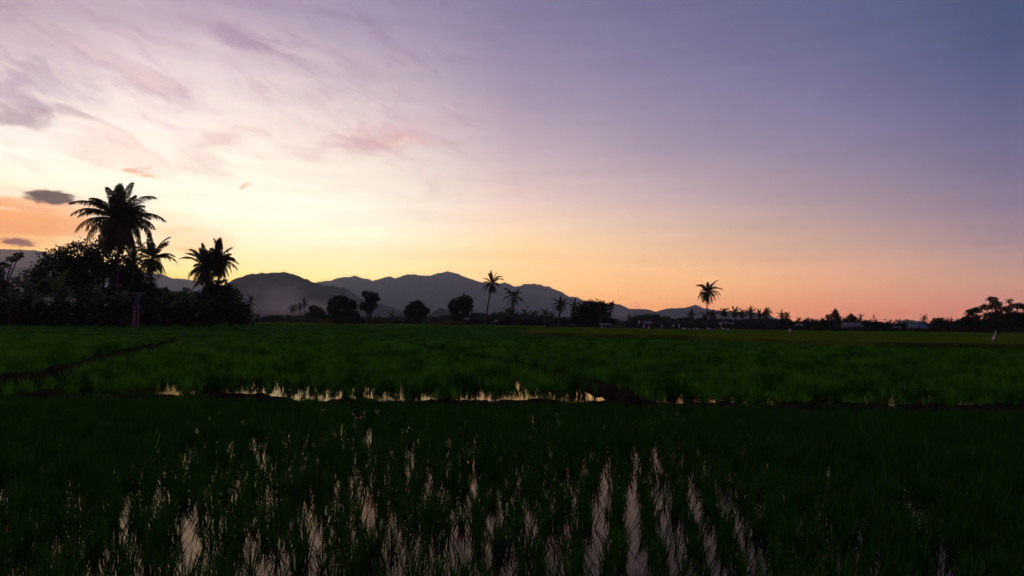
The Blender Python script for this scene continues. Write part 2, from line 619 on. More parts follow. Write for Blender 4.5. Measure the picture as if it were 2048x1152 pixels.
def thing(name, loc, label, cat, group=None, rz=0.0):
    o_ = bpy.data.objects.new(name, None)
    o_.empty_display_size = 0.3
    C.objects.link(o_)
    o_.location = loc
    o_.rotation_euler = (0, 0, rz)
    return tag(o_, label, cat, group)


def copy_thing(src, loc, label, rz=0.0, sc=1.0, group=None):
    r_ = src.copy()
    C.objects.link(r_)
    r_.location = loc
    r_.rotation_euler = (0, 0, rz)
    r_.scale = (sc, sc, sc)
    r_['label'] = label
    if group:
        r_['group'] = group
    for ch in list(src.children):
        c_ = ch.copy()
        C.objects.link(c_)
        c_.parent = r_
        for g_ in list(ch.children):
            d_ = g_.copy()
            C.objects.link(d_)
            d_.parent = c_
    return r_


def vnoise(x, y, seed=0, oct_=4, lac=2.0, gain=0.5):
    """smooth value noise, vectorised, range about -1..1"""
    out = np.zeros_like(x, dtype=float)
    amp, fr, tot = 1.0, 1.0, 0.0
    for k in range(oct_):
        xi = np.floor(x * fr)
        yi = np.floor(y * fr)
        xf = x * fr - xi
        yf = y * fr - yi
        xf = xf * xf * (3 - 2 * xf)
        yf = yf * yf * (3 - 2 * yf)

        def h(a, b_):
            q = np.sin(a * 127.1 + b_ * 311.7 + (seed + k) * 74.7) * 43758.5453
            return q - np.floor(q)
        v = (h(xi, yi) * (1 - xf) + h(xi + 1, yi) * xf) * (1 - yf) + (h(xi, yi + 1) * (1 - xf) + h(xi + 1, yi + 1) * xf) * yf
        out += (v * 2 - 1) * amp
        tot += amp
        amp *= gain
        fr *= lac
    return out / tot


def grid_faces(nr, nc):
    i = np.arange(nr - 1)[:, None] * nc
    j = np.arange(nc - 1)[None, :]
    return np.stack([i + j, i + j + 1, i + nc + j + 1, i + nc + j], -1).reshape(-1, 4)


# ------------------------------------------------------------------ ground, water, hills
mb = MB()
gxs = np.concatenate([-np.geomspace(6400, 20, 30), [0], np.geomspace(20, 6400, 30)])
gys = np.concatenate([[-400, -100, -20], np.linspace(0, 60, 13), np.geomspace(70, 6900, 40)])
XX, YY = np.meshgrid(gxs, gys)
mb.add(np.stack([XX, YY, np.full_like(XX, -0.10)], -1), grid_faces(*XX.shape))
tag(mb.build('ground', M['soil']), kind='structure')

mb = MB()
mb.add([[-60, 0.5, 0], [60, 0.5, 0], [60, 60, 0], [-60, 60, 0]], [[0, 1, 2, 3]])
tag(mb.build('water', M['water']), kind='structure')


def ridge(name, pts, D, depth, seed, rough=1.0):
    """a hill range whose skyline passes through the traced points at distance D"""
    pts = np.array(pts, float)
    n = 1500
    px = np.linspace(pts[0, 0], pts[-1, 0], n)
    py = np.interp(px, pts[:, 0], pts[:, 1])
    top = np.array([at(a_, b_, D) for a_, b_ in zip(px, py)])
    H = np.maximum(top[:, 2], 0.5)
    rows = 47
    s_ = np.linspace(-1, 1, rows)
    X = np.repeat(top[None, :, 0], rows, 0)
    Y = D + s_[:, None] * depth + np.zeros((rows, n))
    X = X * (Y / D)
    prof = np.where(s_ < 0, (1 + s_) ** 0.85, (1 - s_) ** 1.2)[:, None]
    spur = vnoise(X / (depth * 0.35), Y / (depth * 0.9), seed, 5)
    k = (1 - np.abs(s_) ** 0.7)[:, None]
    Z = H[None, :] * prof * (1 + 0.45 * spur * (1 - k) * 1.6)
    fine = vnoise(X / (D * 0.0060), Y / (D * 0.02), seed + 5, 4, 2.1, 0.75)
    Z = Z + fine * (0.25 + 0.75 * np.exp(-(s_[:, None] / 0.07) ** 2)) * D * 0.0017 * rough * np.minimum(1, H[None, :] / (D * 0.006))
    Z = np.minimum(Z, H[None, :] * (0.25 + 0.75 * np.clip(prof * 1.15, 0, 1)) + D * 0.0034 * np.maximum(fine, 0) * rough)
    Z[0] = -3
    Z[-1] = -3
    b2 = MB()
    b2.add(np.stack([X, Y, Z], -1), grid_faces(rows, n))
    return tag(b2.build(name, M['hill'], smooth_=False), kind='structure')


ridge('hills', [(-500, 520), (-100, 503), (0, 498), (38, 499), (75, 501), (150, 515), (250, 536), (330, 551), (345, 556), (375, 559), (420, 565), (470, 575), (560, 600), (640, 632)], 5600, 700, 1)
ridge('hills', [(-500, 560), (-100, 538), (0, 531), (60, 536), (140, 560), (260, 590), (420, 615), (500, 630)], 3600, 600, 2)
ridge('hills', [(545, 638), (575, 600), (600, 576), (625, 566), (650, 562), (680, 556), (710, 552), (725, 556), (745, 561), (765, 556), (780, 553), (790, 557), (815, 549), (830, 549), (845, 552), (860, 551), (875, 546), (895, 543), (915, 547), (940, 557), (965, 565), (1000, 567), (1010, 565), (1030, 573), (1038, 572), (1050, 568), (1070, 567), (1100, 574), (1125, 585), (1140, 593), (1152, 594), (1165, 600), (1180, 602), (1215, 607), (1235, 610), (1262, 619), (1300, 634), (1340, 645)], 5000, 800, 3)
ridge('hills', [(770, 640), (820, 615), (870, 590), (905, 583), (950, 592), (990, 612), (1015, 590), (1050, 583), (1090, 596), (1130, 622), (1170, 642)], 4100, 500, 8)
ridge('hills', [(1190, 640), (1215, 612), (1238, 608), (1258, 617), (1275, 617), (1300, 619), (1310, 624), (1320, 621), (1335, 617), (1370, 616), (1382, 613), (1392, 610), (1410, 617), (1440, 621), (1500, 624), (1530, 629), (1560, 639), (1600, 647)], 3800, 500, 4)
ridge('hills', [(430, 640), (440, 590), (455, 566), (475, 556), (505, 547), (540, 545), (570, 545), (590, 549), (615, 560), (640, 568), (670, 573), (690, 576), (705, 585), (720, 597), (750, 605), (790, 615), (820, 628), (850, 640)], 1900, 300, 5, 1.3)
ridge('hills', [(845, 640), (865, 624), (882, 614), (895, 620), (915, 626), (940, 641)], 1100, 90, 6, 1.5)
ridge('hills', [(1785, 653), (1800, 642), (1813, 638), (1830, 642), (1845, 641), (1865, 650), (1880, 656)], 3300, 300, 7)


# ------------------------------------------------------------------ rice
def blades(mb, base, z0, hgt, nbl, seg, wid, spread=0.03, lean=0.38, curve=0.28, rng=RNG):
    n = len(base)
    bx = np.repeat(base, nbl, 0)
    hh = np.repeat(hgt * np.ones(n), nbl) * rng.uniform(0.62, 1.12, n * nbl)
    m_ = n * nbl
    ph = rng.uniform(0, 2 * math.pi, m_)
    th = np.abs(rng.normal(0, lean, m_)).clip(0, 0.95)
    cu = rng.uniform(0.02, curve, m_)
    off_ = rng.uniform(0, spread, m_)
    ox = bx[:, 0] + off_ * np.cos(ph)
    oy = bx[:, 1] + off_ * np.sin(ph)
    tt = np.linspace(0, 1, seg + 1)[None, :]
    r_ = hh[:, None] * (np.sin(th)[:, None] * tt + cu[:, None] * tt ** 2)
    z_ = hh[:, None] * (np.cos(th)[:, None] * tt - 0.45 * cu[:, None] * tt ** 2)
    wa = ph + math.pi / 2 + rng.normal(0, 0.7, m_)
    prof = np.interp(tt[0], [0, 0.35, 0.75, 1], [0.8, 1.0, 0.7, 0.08])
    ww = wid * rng.uniform(0.7, 1.2, m_)[:, None] * prof[None, :] * 0.5
    cx = ox[:, None] + r_ * np.cos(ph)[:, None]
    cy = oy[:, None] + r_ * np.sin(ph)[:, None]
    dx = np.cos(wa)[:, None] * ww
    dy = np.sin(wa)[:, None] * ww
    zb = (z0 * np.ones(n)).repeat(nbl)[:, None] + z_
    v = np.stack([np.stack([cx - dx, cy - dy, zb], -1), np.stack([cx + dx, cy + dy, zb], -1)], 2)  # m, seg+1, 2, 3
    k = (seg + 1) * 2
    i0 = np.arange(m_)[:, None] * k + np.arange(seg)[None, :] * 2
    f = np.stack([i0, i0 + 1, i0 + 3, i0 + 2], -1).reshape(-1, 4)
    mb.add(v.reshape(-1, 3), f)


def bank_y(x):
    return 12.75 - 0.012 * x + 0.12 * np.sin(x * 0.7) + 0.08 * np.sin(x * 2.1 + 1)


# foreground plot: straight rows running away from the camera, slightly to the right
RA = math.atan2((1268 - 1024) / F, 1)
dvec = np.array([math.sin(RA), math.cos(RA)])
nvec = np.array([math.cos(RA), -math.sin(RA)])
rows_ = np.arange(-22, 22, 0.27)
al = np.arange(1.0, 15.0, 0.135)
A, B = np.meshgrid(rows_, al)
P = A[..., None] * nvec + B[..., None] * dvec
P = P.reshape(-1, 2)
sway = np.clip(1.3 * np.abs(A.reshape(-1) - 0.2) - 0.7, 0.0, 1.0)
P += RNG.normal(0, 1, P.shape) * (0.036 + 0.075 * sway + 0.012 * np.clip(P[:, 1] - 6, 0, 5))[:, None]
keep = (np.abs(P[:, 0]) < 0.80 * P[:, 1] + 1.4) & (P[:, 1] > 2.9) & (P[:, 1] < bank_y(P[:, 0]) - 0.55)
# plants have failed in patches, more so towards the near middle
g = vnoise(P[:, 0] / 1.3 + 9, P[:, 1] / 2.4, 21, 3)
drop = RNG.uniform(0, 1, len(P))
azp = P[:, 0] / P[:, 1]
open_ = np.exp(-((azp + 0.28) / 0.30) ** 4) * 0.14 + np.exp(-((azp - 0.17) / 0.14) ** 4) * 0.25 - 0.1
gapf = np.clip((g * 0.8 + 0.05) * 1.1, 0, 0.5) * (open_ + 0.25) * 1.3 + open_ * np.clip((9.5 - P[:, 1]) / 4, 0, 1)
rt = P @ nvec
keep &= drop > gapf
P1 = P[keep]
hg = 0.25 + 0.05 * vnoise(P1[:, 0] / 1.6, P1[:, 1] / 1.6, 31, 3) + RNG.normal(0, 0.025, len(P1)) - 0.05 * np.clip((P1[:, 1] - 9) / 3, 0, 1)
mb = MB()
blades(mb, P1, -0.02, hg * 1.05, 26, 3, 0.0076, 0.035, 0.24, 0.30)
# self sown and late tillers between the rows
n3 = int(len(P1) * 2.2)
y3 = np.sqrt(RNG.uniform(2.9 ** 2, 12.2 ** 2, n3))
x3 = RNG.uniform(-1, 1, n3) * (0.80 * y3 + 1.4)
a3 = np.abs(x3 * nvec[0] + y3 * nvec[1] - 0.2)
g3 = vnoise(x3 / 0.9 + 3, y3 / 1.7, 27, 3)
az3 = x3 / y3
op3 = np.exp(-((az3 + 0.25) / 0.36) ** 4) * 0.62 * np.clip((11.5 - y3) / 3, 0, 1)
k3 = (RNG.uniform(0, 1, n3) > op3 + 0.45 * g3) & (RNG.uniform(0, 1, n3) < np.maximum(np.clip((a3 - 0.5) / 0.4, 0.20, 1), np.clip((y3 - 7.6) / 2.0, 0, 0.8))) & (y3 < bank_y(x3) - 0.5)
P3 = np.stack([x3, y3], 1)[k3]
blades(mb, P3, -0.02, 0.225 + RNG.normal(0, 0.03, len(P3)), 15, 3, 0.0060, 0.022, 0.24, 0.30)
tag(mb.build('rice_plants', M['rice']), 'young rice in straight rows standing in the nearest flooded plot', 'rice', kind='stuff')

left_bank = [gp(a_, b_, 0.05) for a_, b_ in [(-60, 782), (0, 770), (60, 761), (130, 745), (200, 723), (260, 706), (330, 690), (375, 673)]]
mid_bank = [gp(a_, b_, 0.05) for a_, b_ in [(1275, 800), (1245, 790), (1200, 775), (1130, 755), (1040, 734), (960, 719), (880, 703), (800, 687)]]


def near_line(X, Y, pts):
    out = np.full(X.shape, 1e9)
    for a_, b_ in zip(pts[:-1], pts[1:]):
        a_, b_ = np.array(a_), np.array(b_)
        d_ = b_ - a_
        t_ = np.clip(((X - a_[0]) * d_[0] + (Y - a_[1]) * d_[1]) / (d_ ** 2).sum(), 0, 1)
        out = np.minimum(out, np.hypot(X - a_[0] - t_ * d_[0], Y - a_[1] - t_ * d_[1]))
    return out


# second plot, beyond the first bank
n2 = 27000
yy = np.sqrt(RNG.uniform(13.2 ** 2, 42 ** 2, n2))
xx = RNG.uniform(-1, 1, n2) * (0.79 * yy + 1.5)
P2 = np.stack([xx, yy], 1)
d = yy - bank_y(xx)
g = vnoise(xx / 0.30, yy / 2.2, 41, 3)
edge = np.clip((d - 0.45) / 2.8, 0, 1)
big = vnoise(xx / 2.6 + 4, yy * 0, 47, 2) + 0.25 * np.clip((xx - 2.5) / 3, -0.6, 2.5) - 0.40 * np.exp(-((xx + 6.0) / 1.7) ** 2) - 0.2 * np.exp(-((xx + 2.2) / 1.6) ** 2) - 0.65 * np.exp(-((xx - 1.9) / 0.8) ** 2)
pk = 0.46 + 0.66 * edge + (1.5 * g + 1.0 * big) * (1 - edge) ** 0.7
nl = np.minimum(near_line(xx, yy, left_bank), near_line(xx, yy, mid_bank))
keep = (d > 0.45) & (RNG.uniform(0, 1, n2) < pk) & (nl > 0.22 + 0.012 * yy) & (RNG.uniform(0, 1, n2) < 0.35 + nl / 1.2)
P2 = P2[keep]
hg = 0.30 + 0.11 * vnoise(P2[:, 0] / 2.5, P2[:, 1] / 1.6, 51, 4) + RNG.normal(0, 0.06, len(P2))
hg *= 0.75 + 0.25 * np.clip((P2[:, 1] - 13) / 4, 0, 1)
mb = MB()
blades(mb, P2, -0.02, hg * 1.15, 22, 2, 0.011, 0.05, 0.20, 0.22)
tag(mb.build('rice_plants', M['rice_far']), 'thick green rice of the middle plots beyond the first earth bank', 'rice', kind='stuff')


TR = [[(640, 668), (1070, 684)], [(1080, 683), (1520, 690)], [(-40, 684), (300, 689)], [(560, 702), (800, 694)], [(0, 664), (520, 672)], [(1150, 700), (1700, 706)]]
TRW = []
for a_, b_ in TR:
    p0_, p1_ = gp(*a_, 0.24), gp(*b_, 0.24)
    TRW.append((np.array(p0_), np.array(p1_)))


def trench(X, Y):
    """1 on the low lines between plots, 0 elsewhere"""
    out = np.zeros_like(X)
    for p0_, p1_ in TRW:
        d_ = p1_ - p0_
        L2 = (d_ ** 2).sum()
        t_ = ((X - p0_[0]) * d_[0] + (Y - p0_[1]) * d_[1]) / L2
        tc_ = np.clip(t_, 0, 1)
        dist = np.hypot(X - p0_[0] - tc_ * d_[0], Y - p0_[1] - tc_ * d_[1])
        w_ = 0.018 * (p0_[1] + p1_[1]) * 0.5
        out = np.maximum(out, np.exp(-(dist / w_) ** 2))
    return out


# far plots: closed canopy with tufts standing out of it
def canopy(name, label, y0, y1, hw, z, mat, mat_s, ntuft, seed, xlim=None, edge=None, tw=0.05, th=0.32):
    ny = 260
    ys = np.geomspace(y0, y1, ny)
    nx = 260
    u = np.linspace(-1, 1, nx)
    Y = ys[:, None] + np.zeros((ny, nx))
    if xlim is None:
        X = u[None, :] * (hw * ys[:, None] + 6)
    else:
        X = xlim[0] * Y + (xlim[1] * Y - xlim[0] * Y) * (u[None, :] + 1) / 2
    if edge is not None:
        Y = Y + edge(X) * np.clip(1 - (ys[:, None] - y0) / (y1 - y0), 0, 1)
    Z = z + 0.10 * vnoise(X / 3, Y / 2.2, seed, 4) + 0.05 * vnoise(X / 14, Y / 9, seed + 3, 2)
    if xlim is not None and xlim[0] < -0.5:
        Z = Z - 0.28 * trench(X, Y)
    Z[0] = -0.08
    b2 = MB()
    b2.add(np.stack([X, Y, Z], -1), grid_faces(ny, nx))
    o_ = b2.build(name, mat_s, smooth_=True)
    yy_ = y0 + (y1 - y0) * RNG.uniform(0, 1, ntuft) ** 1.35
    if xlim is None:
        xx_ = RNG.uniform(-1, 1, ntuft) * (hw * yy_ + 4)
    else:
        xx_ = yy_ * RNG.uniform(xlim[0], xlim[1], ntuft)
    if edge is not None:
        yy_ = yy_ + edge(xx_) * np.clip(1 - (yy_ - y0) / (y1 - y0), 0, 1) + 0.1
    if xlim is not None and xlim[0] < -0.5:
        kk = trench(xx_, yy_) < 0.35
        xx_, yy_ = xx_[kk], yy_[kk]
    zz = z + 0.05 * vnoise(xx_ / 14, yy_ / 9, seed + 3, 2) - th * 0.62
    b3 = MB()
    blades(b3, np.stack([xx_, yy_], 1), zz, th * (1 + 0.3 * vnoise(xx_ / 4, yy_ / 3, seed + 9, 3)), 6, 1, tw, 0.12, 0.30, 0.25)
    p_ = b3.build(name, mat)
    tag(p_, label, 'rice', kind='stuff')
    # one object: join the canopy surface and the tufts
    me = p_.data
    return o_, p_


def field(name, label, y0, y1, z, mat, mat_s, ntuft, seed, xlim, edge=None, tw=0.05, th=0.32):
    o_, p_ = canopy(name, label, y0, y1, 0.8, z, mat, mat_s, ntuft, seed, xlim, edge, tw, th)
    # the closed leaf surface is the body of the crop, the standing tufts its part
    del p_['label'], p_['category'], p_['kind']
    p_.name = 'leaf_tufts'
    p_.parent = o_
    p_['kind'] = 'stuff'
    tag(o_, label, 'rice', kind='stuff')
    return o_


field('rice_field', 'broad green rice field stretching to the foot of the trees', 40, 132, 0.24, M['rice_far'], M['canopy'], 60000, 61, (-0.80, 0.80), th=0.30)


# raised plot of taller, yellower rice on the right and centre distance
def edge_r(x):
    return np.interp(x, [-20, 0, 14, 22, 40, 60], [26, 24, 14, 3, 0, -2])


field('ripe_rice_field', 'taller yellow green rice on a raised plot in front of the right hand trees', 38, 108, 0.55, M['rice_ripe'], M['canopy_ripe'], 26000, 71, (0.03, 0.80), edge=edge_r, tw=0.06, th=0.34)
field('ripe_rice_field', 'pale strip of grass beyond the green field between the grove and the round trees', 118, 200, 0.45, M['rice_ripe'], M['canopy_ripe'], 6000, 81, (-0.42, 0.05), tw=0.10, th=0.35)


# ------------------------------------------------------------------ earth banks
def bank(name, pts, w, h, seed, lump=0.09):
    pts = np.array(pts, float)
    seg = np.linalg.norm(np.diff(pts, axis=0), axis=1)
    s_ = np.concatenate([[0], np.cumsum(seg)])
    n = max(int(s_[-1] / 0.10), 8)
    n = min(n, 1400)
    q = np.linspace(0, s_[-1], n)
    x = np.interp(q, s_, pts[:, 0])
    y = np.interp(q, s_, pts[:, 1])
    tx, ty = np.gradient(x), np.gradient(y)
    L = np.hypot(tx, ty)
    nx_, ny_ = -ty / L, tx / L
    cs = np.linspace(-1, 1, 11)
    wig = 0.12 * vnoise(q / 1.2, q * 0, seed, 3)
    X = x[:, None] + nx_[:, None] * (cs[None, :] * w / 2 + wig[:, None])
    Y = y[:, None] + ny_[:, None] * (cs[None, :] * w / 2 + wig[:, None])
    Z = h * (1 - np.abs(cs[None, :]) ** 2.2) * (1 + 0.9 * vnoise(q / 0.55, q * 0 + 3, seed + 1, 4)[:, None]) + lump * vnoise(X / 0.16, Y / 0.16, seed + 2, 4, 2.0, 0.7)
    Z[:, 0] = -0.09
    Z[:, -1] = -0.09
    Z = np.where(np.minimum(q, q[-1] - q)[:, None] < 0.5, Z * (np.minimum(q, q[-1] - q)[:, None] / 0.5) - 0.06, Z)
    b2 = MB()
    b2.add(np.stack([X, Y, Z], -1), grid_faces(n, 11))
    return tag(b2.build(name, M['mud']), kind='structure')


xs = np.linspace(-17, 20, 60)
bank('earth_bank', np.stack([xs, bank_y(xs)], 1), 0.75, 0.12, 3)
bank('earth_bank', left_bank, 0.7, 0.20, 13)
bank('earth_bank', mid_bank, 0.5, 0.14, 23, 0.05)


# weeds along the first bank
xs = RNG.uniform(-16, 17, 2600)
ys = bank_y(xs) + RNG.normal(0, 0.16, len(xs))
mb = MB()
sel = vnoise(xs / 1.1, xs * 0, 77, 3) > -0.15
blades(mb, np.stack([xs, ys], 1)[sel], 0.02, 0.13, 7, 2, 0.010, 0.06, 0.5, 0.4)
tag(mb.build('bank_grass', M['rice']), 'short grass growing on the nearest earth bank', 'grass', kind='stuff')


# ------------------------------------------------------------------ plants
def frond_set(mb, c, L, n, rng, up=1.35, down=-0.9, leafl=0.75, pairs=26, lw=0.055, droop=1.0, squeeze=1.0):
    """coconut fronds: arching midrib with hanging leaflets on both sides"""
    for i in range(n):
        q = (i + rng.uniform(0, 0.8)) / n
        az_ = i * 2.39996 + rng.uniform(-0.55, 0.55)
        e0 = up + (down - up) * q ** 0.95 + rng.normal(0, 0.22)
        ln = L * rng.uniform(0.66, 1.12) * (0.80 + 0.28 * math.sin(math.pi * min(1, q + 0.25)))
        m_ = 13
        e = e0
        p = np.array(c, float)
        pts = [p.copy()]
        dirs = []
        for k in range(m_ - 1):
            d_ = np.array([math.cos(az_) * math.cos(e) * squeeze, math.sin(az_) * math.cos(e), math.sin(e)])
            d_ /= np.linalg.norm(d_)
            dirs.append(d_)
            p = p + d_ * ln / (m_ - 1)
            pts.append(p.copy())
            bend = (0.055 + 0.19 * (k / m_)) * droop * (0.55 + 0.65 * q) * (1.1 if e > -1.2 else 0.0)
            e -= bend * (0.35 + 0.9 * max(0.0, math.cos(e)))
        dirs.append(dirs[-1])
        pts = np.array(pts)
        dirs = np.array(dirs)
        mb.tube(pts, np.linspace(0.05, 0.012, m_) * (L / 4.5), 4, False)
        tpar = np.linspace(0.13, 0.995, pairs)
        P_ = np.stack([np.interp(tpar, np.linspace(0, 1, m_), pts[:, a_]) for a_ in range(3)], 1)
        D_ = np.stack([np.interp(tpar, np.linspace(0, 1, m_), dirs[:, a_]) for a_ in range(3)], 1)
        side = np.cross(D_, [0, 0, 1.0])
        side = side + np.array([-math.sin(az_), math.cos(az_), 0]) * -0.25
        side /= np.linalg.norm(side, axis=1)[:, None] + 1e-6
        ll = leafl * (L / 4.5) * np.interp(tpar, [0.1, 0.3, 0.65, 0.9, 1.0], [0.55, 1.0, 0.95, 0.6, 0.35])
        for sgn in (-1, 1):
            jit = rng.uniform(-0.18, 0.18, (pairs, 3))
            dd = side * sgn * 0.75 + D_ * 0.62 + jit
            dd[:, 2] -= 0.22
            dd /= np.linalg.norm(dd, axis=1)[:, None]
            mid = P_ + dd * (ll * 0.5)[:, None]
            tip = mid + (dd * 0.55 + np.array([0, 0, -0.75]) * rng.uniform(0.5, 1.15, pairs)[:, None]) * (ll * 0.5)[:, None]
            wv_ = D_ * (lw * 2.3 * (L / 4.5)) * 0.5 + np.array([0, 0, 0.5]) * lw * 0.6
            v = np.stack([P_ - wv_ * 0.6, P_ + wv_ * 0.6, mid + wv_, mid - wv_, tip + wv_ * 0.15, tip - wv_ * 0.15], 1)
            i0 = np.arange(pairs)[:, None] * 6
            f = np.concatenate([i0 + np.array([0, 1, 2, 3]), i0 + np.array([3, 2, 4, 5])], 0)
            mb.add(v.reshape(-1, 3), f)


def palm(px, pyc, D, rpx, label, name='coconut_palm', lean_px=0, n=26, group=None, seed=1, base_z=0.0, trunk_r=0.17, squeeze=1.0, up=1.4, down=-1.0, leafl=0.75, pairs=26, skirt=0, lw=0.055, droop=1.0):
    """crown centre seen at (px, pyc), crown radius rpx photo pixels"""
    rng = np.random.default_rng(seed)
    s_ = F / D
    bx_, by_ = gx(px + lean_px, D)
    top = at(px, pyc, D) - np.array([bx_, by_, 0])
    L = rpx / s_ * 1.2
    t_ = thing(name, (bx_, by_, base_z), label, 'palm tree', group)
    top = top - np.array([0, 0, base_z])
    b2 = MB()
    n_ = 14
    q = np.linspace(0, 1, n_)
    pts = np.stack([top[0] * q ** 1.25, top[1] * q, (top[2] - 0.02) * q], 1)
    pts[0, 2] = -0.3
    rad = np.interp(q, [0, 0.06, 0.2, 1], [trunk_r * 1.7, trunk_r * 1.25, trunk_r, trunk_r * 0.72])
    rad = rad * (1 + 0.05 * np.sin(np.arange(n_) * 2.4))
    b2.tube(pts, rad, 8)
    b2.build('trunk', M['bark'], t_, True)
    b3 = MB()
    frond_set(b3, top, L, n, rng, up, down, leafl, pairs, lw, droop, squeeze)
    if skirt:
        frond_set(b3, top - np.array([0, 0, 0.2]), L * 0.75, skirt, rng, -0.9, -1.5, leafl * 0.8, pairs, lw, 0.6, squeeze)
    # spear and nuts at the heart of the crown
    for k in range(7):
        a_ = rng.uniform(0, 6.28)
        p0 = top + np.array([math.cos(a_) * 0.28, math.sin(a_) * 0.28, -0.3 - 0.15 * rng.random()])
        b3.tube([p0 + [0, 0, -0.14], p0 + [0, 0, -0.07], p0, p0 + [0, 0, 0.12]], [0.03, 0.12, 0.13, 0.03], 6)
    b3.build('crown', M['palm'], t_)
    return t_


def leaf_cloud(mb, blobs, dens, size, rng, inner=0.35):
    """leaf sized cards through the volume of uneven lumps; blobs: (x, y, z, rx, ry, rz)"""
    for (x, y, z, rx, ry, rz_) in blobs:
        vol = rx * ry * rz_
        n = int(dens * (rx * ry * rz_) ** (2 / 3.0) * 22)
        d_ = rng.normal(0, 1, (n, 3))
        d_ /= np.linalg.norm(d_, axis=1)[:, None]
        r_ = rng.uniform(inner, 1, n) ** 0.5
        lump = 1 + 0.46 * vnoise(d_[:, 0] * 2.3 + x, d_[:, 2] * 2.3 + z + d_[:, 1] * 1.9, int(abs(x * 7 + z * 3)) % 50, 3)
        c_ = np.array([x, y, z]) + d_ * r_[:, None] * lump[:, None] * np.array([rx, ry, rz_])
        a_ = rng.normal(0, 1, (n, 3))
        a_ /= np.linalg.norm(a_, axis=1)[:, None]
        b_ = np.cross(a_, rng.normal(0, 1, (n, 3)))
        b_ /= np.linalg.norm(b_, axis=1)[:, None]
        sz = size * rng.uniform(0.6, 1.4, n)[:, None]
        v = np.stack([c_ - a_ * sz, c_ - b_ * sz * 0.42, c_ + a_ * sz, c_ + b_ * sz * 0.42], 1)
        i0 = np.arange(n)[:, None] * 4
        mb.add(v.reshape(-1, 3), i0 + np.array([0, 1, 2, 3]))


def tree(px, D, blobs_px, label, name='broadleaf_tree', trunks=((0, 0),), dens=1.0, leaf=0.28, group=None, seed=1, mat='leaf', thick=0.22, cat='tree', base_z=0.0, inner=0.3, limbs=True):
    """blobs_px: (px, py, rx_px, ry_px) lumps of the crown as seen; depth radius from rx"""
    rng = np.random.default_rng(seed)
    s_ = F / D
    bx_, by_ = gx(px, D)
    t_ = thing(name, (bx_, by_, base_z), label, cat, group)
    org = np.array([bx_, by_, base_z])
    bl = []
    for q in blobs_px:
        p_ = at(q[0], q[1], D) - org
        dy = q[4] if len(q) > 4 else rng.uniform(-0.3, 0.3) * q[2] / s_
        rx = q[2] / s_
        rz_ = q[3] / s_
        bl.append((p_[0], p_[1] + dy, p_[2], rx, max(rx * 0.85, rz_ * 0.6), rz_))
    b2 = MB()
    if limbs:
        hub_z = max(0.5, min(b_[2] - b_[5] * 0.6 for b_ in bl) * 0.75)
        for (ox, lean) in trunks:
            o0 = np.array([ox / s_, rng.uniform(-0.2, 0.2), -0.3])
            o1 = np.array([ox / s_ + lean, 0, hub_z * 0.5])
            o2_ = np.array([ox / s_ + lean * 1.6, 0, hub_z])
            b2.tube([o0, (o0 + o1) / 2 + [0, 0, 0.05], o1, o2_], [thick * 1.5, thick * 1.1, thick, thick * 0.85], 7)
            for b_ in bl:
                tgt = np.array(b_[:3])
                mid = (o2_ + tgt) / 2 + rng.normal(0, 0.12, 3) * b_[3]
                b2.tube([o2_ - [0, 0, 0.15], mid, tgt, tgt + np.array([rng.normal(0, 0.2), rng.normal(0, 0.2), 0.6]) * b_[5]], [thick * 0.7, thick * 0.45, thick * 0.25, 0.02], 5)
        b2.build('trunk', M['bark'], t_, True)
    b3 = MB()
    leaf_cloud(b3, bl, dens, leaf, rng, inner)
    b3.build('crown', M[mat], t_)
    return t_


